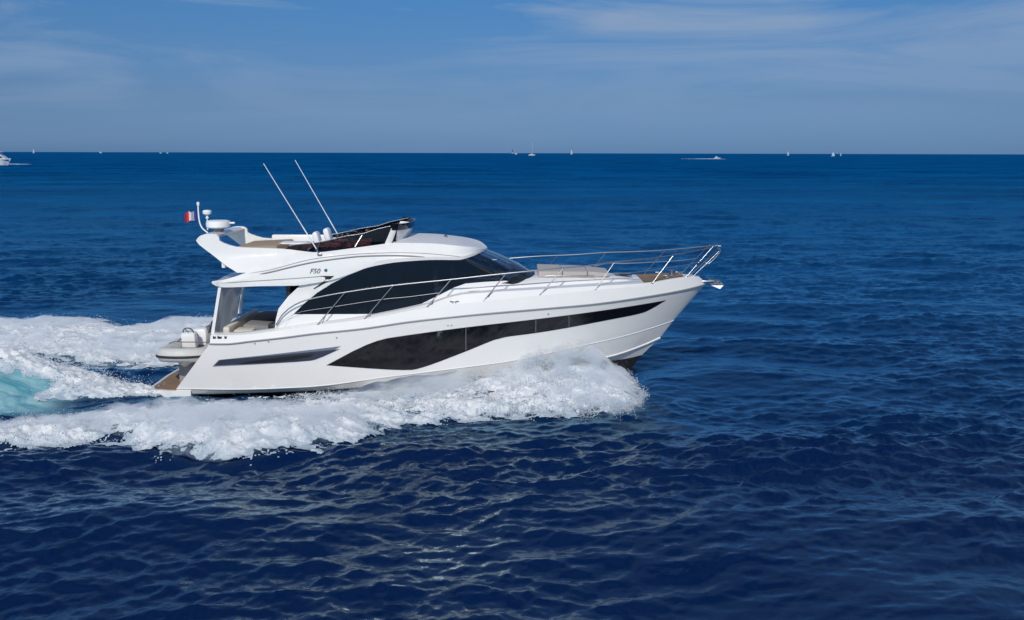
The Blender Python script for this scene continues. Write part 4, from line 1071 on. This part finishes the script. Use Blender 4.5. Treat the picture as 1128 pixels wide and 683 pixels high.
# L-shaped sofa, aft sunpad and small table
sof = box('flybridge_sofa', (fx(325, .9), 1.12, hz_(325, 266, 1.2)-.12), (1.5, .5, .22), M['cream'], yacht, bevel=.05)
box('sofa_back', (fx(325, .9)+.05, 1.38, hz_(345, 259.5, 1.38)-.10), (1.7, .14, .26), M['anti'], sof, bevel=.05)
box('flybridge_table', (fx(326, 0), .15, hz_(325, 266.5, .15)-.02), (.9, .7, .04), M['anti'], yacht, bevel=.015)
tp_ = box('aft_sun_pad', (fx(292, .3), .25, hz_(290, 268, .25)-.10), (1.25, 2.2, .22), mat('tan_upholstery', (.36, .26, .17), .75, noise=.08, nscale=10, bump=.1), yacht, Matrix.Rotation(R(-3), 3, 'Y'), bevel=.06)
for k, (px, py, Y) in enumerate(((325, 271, -1.15), (372, 259, -.3), (377, 258.5, -.1), (383, 258, .1))):
    P = at(px, py, Y)
    box('locker_box' if k == 0 else 'helm_instrument', P - Vector((0, 0, .05)), (.3, .2, .14) if k == 0 else (.09, .10, .16), M['lgrey'] if k == 0 else M['dark'], yacht, bevel=.03)
box('wet_bar', (fx(374, .6), .55, hz_(375, 262, .5)-.22), (.8, .6, .42), M['anti'], yacht, bevel=.05)

# ---- grooves, badge and lettering on the flybridge side
FB = bvh_of(flyl)
fs = ray_surf(FB, lambda x, z: float(b_lo(x)))
CB = bvh_of([o for o in bpy.data.objects if o.name.startswith('flybridge_coaming')][0])
RB = bvh_of(roof); PB = bvh_of([o for o in bpy.data.objects if o.name.startswith('roof_pillar')][0])
def fs_all(x, z):
    best = 0
    for B in (FB, CB, RB):
        h_ = B.ray_cast(Vector((x, -6, z)), Vector((0, 1, 0)))
        if h_[0] is not None and h_[0].y < 0: best = max(best, -h_[0].y)
    return best or 1.7
def groove(name, pts, r, matl, n=5):
    P = pxpoly(pts, fs_all); S = [(v.x, v.z) for v in spline([(p[0], 0, p[1]) for p in P], n)]
    for s_ in (-1, 1):
        m_ = len(S); rr = [r*min(1, .25+k*.25, .25+(m_-1-k)*.25) for k in range(m_)]
        tube(name, [(x, s_*(fs_all(x, z)+.001), z) for x, z in S], rr, matl, yacht, 6)
groove('roof_groove', [(275, 301), (300, 296.8), (340, 286.2), (380, 281), (420, 278.6), (460, 278.8), (495, 281.5), (508, 283)], .009, M['groove'])
groove('roof_handrail', [(286, 302), (300, 299.3), (340, 289.8), (380, 284), (406, 282), (440, 281.6), (468, 283)], .022, M['groove'])
groove('overhang_groove', [(243, 312), (270, 310.2), (300, 308.3), (330, 306.3), (352, 304.6), (366, 304.4)], .010, M['groove'])
def fsx(x, z):
    h_ = [B.ray_cast(Vector((x, -6, z)), Vector((0, 1, 0)))[0] for B in (FB, CB, PB)]
    h_ = [-q.y for q in h_ if q is not None and q.y < 0]
    return max(h_) if h_ else pil_s(x, z)
wed = pxpoly([(353, 303.9), (368, 304.0), (359.5, 311), (346, 318.6), (345.4, 317.8), (355.5, 310.8), (360.5, 306.4), (358, 305.3)], fsx)
both(lambda s_: panel('pillar_inlay', wed, fsx, .012, .03, M['dark'], yacht, s_, step=.3))
bx_, bz_ = pxpoly([(359, 297.8)], fs_all)[0]
for s_ in (-1, 1):
    tube('side_badge', [(bx_, s_*(fs_all(bx_, bz_)-.01), bz_), (bx_, s_*(fs_all(bx_, bz_)+.012), bz_)], .045, M['badge'], yacht, 16)
def text_mesh(name, s, size, loc, side, ext=.006, shear=.3):
    cu = bpy.data.curves.new(name, 'FONT'); cu.body = s; cu.size = size; cu.extrude = ext; cu.shear = shear; cu.align_x = 'CENTER'; cu.align_y = 'CENTER'
    to = bpy.data.objects.new(name, cu); sc.collection.objects.link(to)
    dg = bpy.context.evaluated_depsgraph_get(); me = bpy.data.meshes.new_from_object(to.evaluated_get(dg)); bpy.data.objects.remove(to, do_unlink=True)
    Mx = Matrix.Translation(loc) @ (Matrix.Rotation(R(90), 4, 'X') if side < 0 else Matrix.Rotation(R(180), 4, 'Z') @ Matrix.Rotation(R(90), 4, 'X'))
    me.transform(Mx); return link(name, me, M['letter'], yacht)
lx, lz = pxpoly([(346.7, 298.8)], fs_all)[0]
for s_ in (-1, 1): text_mesh('side_lettering', 'F50', .19, (lx, s_*(fs_all(lx, lz)+.012), lz), s_)
# stern fairleads
for (px, w_) in ((236.3, .09), (242, .13), (248.6, .07)):
    x, z = pxpoly([(px, 371.6)], hs)[0]
    for s_ in (-1, 1):
        f_ = box('fairlead', (x, s_*(hs(x, z)+.0), z), (w_, .04, .085), M['steel2'], yacht, bevel=.012)
        box('fairlead_slot', (x, s_*(hs(x, z)+.012), z), (w_*.65, .04, .045), M['dark'], f_)
# vent above chine forward of window: small cleat
x, z = pxpoly([(500.5, 332.5)], hs)[0]
for s_ in (-1, 1):
    c = box('side_cleat', (x, s_*(2.10), z+.02), (.24, .03, .025), M['steel2'], yacht, bevel=.008)
    for d_ in (-.04, .04): box('cleat_post', (x+d_, s_*2.09, z-.01), (.025, .03, .06), M['steel2'], c)

# ---- stern supports and canvas
F1 = [(232.2, 368), (240.3, 317), (243.5, 317), (236.5, 362), (236, 368)]
fp = pxpoly(F1, lambda x, z: 1.86)
panel('roof_support', fp, lambda x, z: 1.86, 0, .10, M['gel'], yacht, -1, step=.5)
dxp = -.22
panel('roof_support', [(x+dxp, z) for x, z in fp], lambda x, z: 1.80, 0, .10, M['gel'], yacht, 1, step=.5)
bm = bmesh.new(); c_ = []
ct = at(241.5, 317, -1.8); cb = at(237, 364, -1.8); ft = at(268.5, 318, 1.62); fb = at(261, 353, 1.62)
for i in range(15):
    t = i/14; wv = .03*math.sin(t*13)
    top = Vector((ct.x+(ft.x-ct.x)*t+wv*.3, -1.8+3.42*t, ct.z+.04)); bot = Vector((cb.x+(fb.x-cb.x)*t+wv, -1.8+3.42*t, cb.z-.15))
    c_.append([bm.verts.new(top.lerp(bot, k/8)+Vector((.02*math.sin(k*1.1+t*5), 0, 0))) for k in range(9)])
for a, b2 in zip(c_[:-1], c_[1:]):
    for k in range(8): bm.faces.new((a[k], a[k+1], b2[k+1], b2[k]))
bmesh.ops.solidify(bm, geom=bm.faces[:], thickness=.012)
from_bm('aft_canvas', bm, M['canvas'], yacht, True, 50)

# ---- guard rails
b_rail = tab([-6.6, -5, -2.5, 0, 2, 3.5, 4.6, 5.3, 5.8, 6.02], [1.93, 1.98, 1.98, 1.93, 1.58, 1.15, .74, .45, .22, .0])
RT = Line([(304, 358), (308, 350.5), (313, 344.5), (322, 337.5), (333, 332), (356, 326.3), (380, 322), (433, 314.5), (495, 308), (557.7, 301.2), (602, 296.8), (639, 293.6), (675, 289), (722, 284), (760, 277.8), (783, 273), (791, 271)], lambda x: b_rail(x))
xs_ = np.linspace(RT.x0, RT.x1-.01, 70)
rail_pts = [(float(x), -float(b_rail(x)), float(RT.z(x))) for x in xs_]
tipz = float(RT.z(RT.x1))
loop = rail_pts + [(RT.x1+.06, -.10, tipz), (RT.x1+.08, 0, tipz), (RT.x1+.06, .10, tipz)] + [(x, -y, z) for x, y, z in reversed(rail_pts)]
gr = tube('guard_rail', loop, .018, M['steel'], yacht, 8)
def rtp(px, py):
    x = (px-CX)/40.5
    for _ in range(10): p = at(px, py, -float(b_rail(x))); x = p.x
    return Vector((p.x, -float(b_rail(p.x)), float(RT.z(p.x))))
def foot(px, py):
    x = (px-CX)/40.5
    for _ in range(10): p = at(px, py, -float(b_gun(x))+.03); x = p.x
    x_ = min(p.x, L_gun.x1)
    return Vector((p.x, -float(b_gun(x_))+.03, p.z))
for (tx, ty, fx_, fy) in ((380, 322, 350.5, 357), (433, 314.5, 402, 351), (497, 308, 471, 337.5), (557.5, 302, 533, 331.5), (621, 296, 595, 324.5), (677, 291, 656, 319), (742, 281.5, 718.5, 312)):
    A_ = rtp(tx, ty); B_ = foot(fx_, fy)
    B2 = B_+Vector((.09, .05, .0))
    for s_ in (-1, 1):
        f = lambda v: (v.x, v.y*(-s_), v.z)
        st_ = tube('stanchion', [f(A_), f(B_)], .014, M['steel2'], gr, 8)
        Mm = A_.lerp(B_, .72)
        if tx < 600: tube('stanchion_brace', [f(Mm), f(B2)], .011, M['steel2'], st_, 6)
        lathe('stanchion_foot', [(0, -.01), (.035, -.01), (.03, .012), (0, .014)], f(B_), M['steel2'], st_, 10)
# lower wires
def lower(pts, r=.010):
    P = []
    for (px, py) in pts:
        x = (px-CX)/40.5
        for _ in range(10): p = at(px, py, -float(b_rail(min(x, 6.0)))); x = p.x
        P.append((p.x, -float(b_rail(min(p.x, 6.0)))+.01, p.z))
    for s_ in (-1, 1): tube('lower_rail', [(x, y*(-s_), z) for x, y, z in P], r, M['steel'], gr, 6, sm=4)
lower([(304, 361), (310, 354.5), (318.6, 349), (332, 343.5), (364, 338.5), (420, 330), (450, 327), (485, 322.5)], .0055)
lower([(664, 306), (680, 301.5), (700, 300), (733, 295.7), (761, 291), (773, 287.5)], .012)
# pulpit uprights
for (tx, ty, bx, by, Y) in ((785.5, 271.5, 755, 306, .42), (792, 277, 762, 306, .22)):
    A_ = at(tx, ty, -Y*.6); B_ = at(bx, by, -Y)
    for s_ in (-1, 1): tube('pulpit_upright', [(A_.x, s_*Y*.6, A_.z), (B_.x, s_*Y, B_.z)], .015, M['steel2'], gr, 8)
tp2 = [at(792.5, 273.5, -.12), at(793, 278, -.12), at(784, 288, -.12), at(779, 291, -.12)]
for s_ in (-1, 1): tube('pulpit_hoop', [(p.x, p.y*(-s_), p.z) for p in tp2], .015, M['steel'], gr, 8, sm=3)
# anchor and roller
an = box('bow_roller', (5.72, 0, at(779, 310, 0).z), (.45, .16, .06), M['steel2'], yacht, bevel=.015)
ap = [at(775, 309.5, 0), at(786, 309.3, 0), at(793, 312.5, 0)]
anc = tube('anchor', ap, [.02, .022, .02], M['steel'], yacht, 8)
bm = bmesh.new()
pz_ = [at(781, 306.8, 0), at(792, 308, 0), at(797, 313, 0), at(793, 317, 0), at(784, 313.5, 0)]
pr = [bm.verts.new((p.x, 0.015, p.z)) for p in pz_]; pl_ = [bm.verts.new((p.x-.02, -.12 if i in (1, 2, 3) else -.03, p.z-.02)) for i, p in enumerate(pz_)]; pr2 = [bm.verts.new((p.x-.02, .12 if i in (1, 2, 3) else .03, p.z-.02)) for i, p in enumerate(pz_)]
for Q in (pl_, pr2):
    for i in range(5): bm.faces.new((pr[i], pr[(i+1) % 5], Q[(i+1) % 5], Q[i]))
    bm.faces.new(Q)
from_bm('anchor_fluke', bm, M['steel'], anc)

# ================================================================== TENDER
tx0 = -9.28
td = empty('inflatable_tender', (tx0, 0, pz1), 'pale grey inflatable tender with black strake chocked across the yacht swim platform', 'tender')
def tl(v): return (v[0]-tx0, v[1], v[2]-pz1)
tz = at(185, 390.5, -1.2).z
hwid = .56
path = []
for k in range(25):
    a = PI*k/24; path.append((hwid*math.cos(a), -1.05-.62*math.sin(a)**.8, tz-pz1+.07*math.sin(a)))
path = [(hwid, 1.35, tz-pz1), (hwid, .4, tz-pz1), (hwid, -.5, tz-pz1)] + path + [(-hwid, -.5, tz-pz1), (-hwid, .4, tz-pz1), (-hwid, 1.35, tz-pz1)]
tb_ = tube('inflatable_tube', path, [.08]+[.2]*(len(path)-2)+[.08], M['pvc'], td, 16)
def offs(P, d, dz):
    out = []
    for i, p in enumerate(P):
        t = (Vector(P[min(i+1, len(P)-1)])-Vector(P[max(i-1, 0)])).normalized(); nrm = Vector((t.y, -t.x, 0)).normalized()
        c = Vector(p)+nrm*d; c2 = Vector(p)-nrm*d
        q = c if (c.xy.length > c2.xy.length) else c2
        out.append((q.x, q.y, q.z+dz))
    return out
tube('rub_strake', offs(path[1:-1], .195, -.02), .035, M['rubber'], td, 8)
bm = bmesh.new(); rows = []
for y, wd, dp in ((-1.55, .10, .05), (-1.2, .42, .20), (-.6, .52, .26), (.4, .54, .26), (1.2, .54, .25)):
    rows.append([bm.verts.new((-wd, y, tz-pz1-.04)), bm.verts.new((-wd*.75, y, tz-pz1-.16)), bm.verts.new((0, y, tz-pz1-.16-dp)), bm.verts.new((wd*.75, y, tz-pz1-.16)), bm.verts.new((wd, y, tz-pz1-.04))])
for a, c in zip(rows[:-1], rows[1:]):
    for k in range(4): bm.faces.new((a[k], a[k+1], c[k+1], c[k]))
bm.faces.new(rows[-1]); bm.faces.new(rows[0])
from_bm('tender_hull', bm, M['pvc'], td, True, 30)
box('tender_floor', (0, -.1, tz-pz1-.06), (.9, 2.3, .03), M['lgrey'], td)
cn = box('tender_console', (-.16, -.15, tz-pz1+.22), (.42, .30, .5), M['anti'], td, Matrix.Rotation(R(12), 3, 'X'), bevel=.06)
bmw = bmesh.new(); ctr = Vector((-.16, -.02, tz-pz1+.45)); ring = [ctr+Matrix.Rotation(R(-65), 3, 'X') @ Vector((.15*math.cos(a*PI/10), .15*math.sin(a*PI/10), 0)) for a in range(21)]
ring = [v + Vector((0, -.22, .02)) for v in ring]
tube_bm(bmw, ring, .016, 6, False); tube_bm(bmw, [ring[3], ring[13]], .012, 6)
from_bm('steering_wheel', bmw, M['rubber'], cn, True, 50)
st1 = box('tender_seat', (.0, .55, tz-pz1+.22), (.42, .6, .52), M['anti'], td, bevel=.09)
box('seat_pad', (.19, .62, tz-pz1+.42), (.14, .4, .24), M['grey'], st1, Matrix.Rotation(R(10), 3, 'Y'), bevel=.06)
tube('grab_handle', [(-.52, -.3, tz-pz1+.17), (-.3, -.1, tz-pz1+.32), (-.05, .1, tz-pz1+.42), (.0, .1, tz-pz1+.2)], .016, M['rubber'], td, 6, sm=3)
ob = box('outboard_motor', (.16, 1.42, tz-pz1+.34), (.26, .34, .42), M['rubber'], td, bevel=.07)
box('outboard_leg', (.12, 1.5, tz-pz1-.02), (.10, .16, .5), M['rubber'], ob, bevel=.03)
for s_ in (-1, 1):
    pth = [(s_*hwid + s_*.14, y_, tz-pz1+.15 - .03*abs(math.sin(y_*7))) for y_ in np.linspace(-1.0, 1.1, 26)]
    tube('lifeline', pth, .009, M['rubber'], td, 6)
for y_ in (-1.15, .15, 1.0):
    bm = bmesh.new(); ring = [Vector((-hwid+.208*math.cos(a_), y_, tz-pz1+.208*math.sin(a_))) for a_ in np.linspace(0, 2*PI, 21)]
    tube_bm(bm, ring, .013, 6, False); from_bm('tube_seam', bm, M['lgrey'], td, True, 50)
tube('lashing_strap', [(-.78, -.62, tz-pz1-.25), (-.60, -.60, tz-pz1+.21), (-.2, -.58, tz-pz1+.24), (.35, -.56, tz-pz1+.23), (.62, -.55, tz-pz1+.2), (.78, -.5, tz-pz1-.2)], .014, M['grey'], td, 6, sm=3)
for y in (-.9, .75):
    ck = box('tender_chock', (-0+tx0, y, (pz1+tz-.28)/2), (.5, .10, tz-.28-pz1), M['rub'], yacht, bevel=.02)

# ================================================================== FAR BOATS
MH = mat('hazed_white_hull', (.58, .62, .66), .4); MS = mat('hazed_sail_cloth', (.55, .62, .68), .7); MSD = mat('dark_sail_cloth', (.03, .035, .045), .7)  # hull and sail whites dulled towards blue: distance haze put into the colour
MMs = mat('mast_metal', (.45, .45, .47), .4)
def prism(name, outline, thick, matl, parent, y=0):
    bm = bmesh.new(); f = bm.faces.new([bm.verts.new((x, y-thick/2, z)) for x, z in outline])
    r_ = bmesh.ops.extrude_face_region(bm, geom=[f])
    for v in [g for g in r_['geom'] if isinstance(g, bmesh.types.BMVert)]: v.co.y += thick
    return from_bm(name, bm, matl, parent)
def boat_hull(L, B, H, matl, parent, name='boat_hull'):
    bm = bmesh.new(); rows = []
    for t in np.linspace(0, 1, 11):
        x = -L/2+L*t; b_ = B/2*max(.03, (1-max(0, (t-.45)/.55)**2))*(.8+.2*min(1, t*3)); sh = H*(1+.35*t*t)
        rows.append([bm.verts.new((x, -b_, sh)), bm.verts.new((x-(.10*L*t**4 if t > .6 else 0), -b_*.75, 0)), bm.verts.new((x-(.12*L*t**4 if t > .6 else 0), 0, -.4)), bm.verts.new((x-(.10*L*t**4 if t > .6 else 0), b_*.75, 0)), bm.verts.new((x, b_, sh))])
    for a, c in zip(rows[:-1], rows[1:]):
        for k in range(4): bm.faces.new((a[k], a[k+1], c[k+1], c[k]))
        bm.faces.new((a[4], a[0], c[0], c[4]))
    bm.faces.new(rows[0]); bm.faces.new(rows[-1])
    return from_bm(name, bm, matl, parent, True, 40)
def far_pos(px, py):
    g_ = ground(px, py); return g_
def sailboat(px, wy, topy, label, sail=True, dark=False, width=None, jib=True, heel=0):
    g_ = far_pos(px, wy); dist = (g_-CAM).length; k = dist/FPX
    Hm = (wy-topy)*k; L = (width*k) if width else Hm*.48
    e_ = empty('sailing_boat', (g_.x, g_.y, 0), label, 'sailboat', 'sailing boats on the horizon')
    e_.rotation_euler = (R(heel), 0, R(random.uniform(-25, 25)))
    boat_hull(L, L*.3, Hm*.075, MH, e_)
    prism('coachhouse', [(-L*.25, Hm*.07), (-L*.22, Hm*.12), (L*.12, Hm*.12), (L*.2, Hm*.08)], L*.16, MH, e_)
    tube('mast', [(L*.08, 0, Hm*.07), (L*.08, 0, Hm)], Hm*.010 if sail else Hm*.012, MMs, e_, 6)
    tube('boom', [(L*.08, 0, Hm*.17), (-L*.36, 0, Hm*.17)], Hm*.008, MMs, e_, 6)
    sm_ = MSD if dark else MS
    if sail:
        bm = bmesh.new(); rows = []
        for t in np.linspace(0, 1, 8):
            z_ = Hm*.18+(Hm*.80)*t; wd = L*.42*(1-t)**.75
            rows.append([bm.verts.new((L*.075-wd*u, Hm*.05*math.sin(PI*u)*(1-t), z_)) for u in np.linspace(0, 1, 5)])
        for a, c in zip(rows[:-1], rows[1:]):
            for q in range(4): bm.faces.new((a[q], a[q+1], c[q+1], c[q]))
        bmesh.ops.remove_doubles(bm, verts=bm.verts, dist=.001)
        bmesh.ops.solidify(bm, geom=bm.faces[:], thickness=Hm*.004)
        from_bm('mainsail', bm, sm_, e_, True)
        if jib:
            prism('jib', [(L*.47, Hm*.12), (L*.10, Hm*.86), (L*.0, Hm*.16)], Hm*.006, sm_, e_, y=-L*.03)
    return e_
random.seed(4)
sailboat(37, 168.6, 164.2, 'white sailboat on the horizon near the left edge of the photo')
sailboat(564.8, 169.0, 163.2, 'sailing boat with a dark sail on the horizon above the yacht', dark=True, jib=False)
sailboat(586, 171.4, 157.5, 'white sailboat with bare tall mast, nearest on the horizon right of the dark sail', sail=False, width=7.5)
sailboat(629.5, 170.0, 164.8, 'single white sail standing between the bare mast boat and the speedboat')
sailboat(868, 171.3, 166.6, 'small white sailboat alone right of the speedboat wake')
sailboat(917.5, 172.2, 167.5, 'broad white sailboat, left one of the close pair far right', width=4)
sailboat(926, 171.8, 168.2, 'narrow white sailboat, right one of the close pair far right')
def motorboat(px, wy, Lpx, Hpx, label, cat='motorboat', rot=0, group='small motorboats far off'):
    g_ = far_pos(px, wy); k = (g_-CAM).length/FPX; L = Lpx*k; H = Hpx*k
    e_ = empty('motor_boat', (g_.x, g_.y, 0), label, cat, group); e_.rotation_euler = (0, 0, R(rot))
    boat_hull(L, L*.32, H*.42, MH, e_)
    prism('deckhouse', [(-L*.32, H*.40), (-L*.30, H*.85), (L*.02, H*.85), (L*.16, H*.48)], L*.2, MH, e_)
    prism('cabin_window', [(-L*.26, H*.58), (-L*.26, H*.74), (L*.02, H*.74), (L*.08, H*.58)], L*.205, M['dark'], e_)
    prism('flying_deck', [(-L*.30, H*.85), (-L*.28, H*.96), (-L*.03, H*.98), (L*.0, H*.85)], L*.15, MH, e_)
    return e_
motorboat(111, 168.6, 2.6, 1.4, 'tiny white motorboat on the horizon, left of the pair above the yacht stern')
motorboat(177, 168.9, 2.4, 1.1, 'tiny white motorboat on the horizon, left one of a close pair')
motorboat(184.5, 169.0, 2.2, 1.1, 'tiny white motorboat on the horizon, right one of a close pair')
motorboat(568.5, 170.0, 3.0, 1.8, 'tiny white boat on the horizon just right of the dark sail')
sb = motorboat(790, 175.0, 7, 2.6, 'small white speedboat running right at the head of a long thin wake', 'speedboat', group='small motorboats far off')
def streak(px0, px1, py, label, seed, hgt=.5):
    a = ground(px0, py); b_ = ground(px1, py); r2 = random.Random(seed); bm = bmesh.new()
    n_ = 40; rows = []
    depth = (ground(px0, py-.35)-ground(px0, py+.35)).length*.5
    for i in range(n_+1):
        t = i/n_; p = a.lerp(b_, t); w_ = depth*(.35+.65*t)*(r2.uniform(.5, 1.2)); hh3 = hgt*(.25+.75*t)*r2.uniform(.4, 1.2)
        rows.append([bm.verts.new((p.x, p.y-w_, -.1)), bm.verts.new((p.x, p.y-w_*.4, hh3)), bm.verts.new((p.x, p.y+w_*.4, hh3*.8)), bm.verts.new((p.x, p.y+w_, -.1))])
    for i, (x_, y_) in enumerate(zip(rows[:-1], rows[1:])):
        if r2.random() < .16*(1-i/n_)+.02: continue
        for k in range(3): bm.faces.new((x_[k], x_[k+1], y_[k+1], y_[k]))
    o = from_bm('distant_wake', bm, mat('distant_foam', (.42, .50, .58), .8), None, True); o['kind'] = 'stuff'; o['label'] = label; o['category'] = 'foam'
streak(749, 787, 175.0, 'thin white wake trailing behind the distant speedboat', 3, .45)
streak(33, 11, 181.0, 'short white streak of foam beside the motor yacht at left edge', 4, .35)
# motor yacht at the left edge
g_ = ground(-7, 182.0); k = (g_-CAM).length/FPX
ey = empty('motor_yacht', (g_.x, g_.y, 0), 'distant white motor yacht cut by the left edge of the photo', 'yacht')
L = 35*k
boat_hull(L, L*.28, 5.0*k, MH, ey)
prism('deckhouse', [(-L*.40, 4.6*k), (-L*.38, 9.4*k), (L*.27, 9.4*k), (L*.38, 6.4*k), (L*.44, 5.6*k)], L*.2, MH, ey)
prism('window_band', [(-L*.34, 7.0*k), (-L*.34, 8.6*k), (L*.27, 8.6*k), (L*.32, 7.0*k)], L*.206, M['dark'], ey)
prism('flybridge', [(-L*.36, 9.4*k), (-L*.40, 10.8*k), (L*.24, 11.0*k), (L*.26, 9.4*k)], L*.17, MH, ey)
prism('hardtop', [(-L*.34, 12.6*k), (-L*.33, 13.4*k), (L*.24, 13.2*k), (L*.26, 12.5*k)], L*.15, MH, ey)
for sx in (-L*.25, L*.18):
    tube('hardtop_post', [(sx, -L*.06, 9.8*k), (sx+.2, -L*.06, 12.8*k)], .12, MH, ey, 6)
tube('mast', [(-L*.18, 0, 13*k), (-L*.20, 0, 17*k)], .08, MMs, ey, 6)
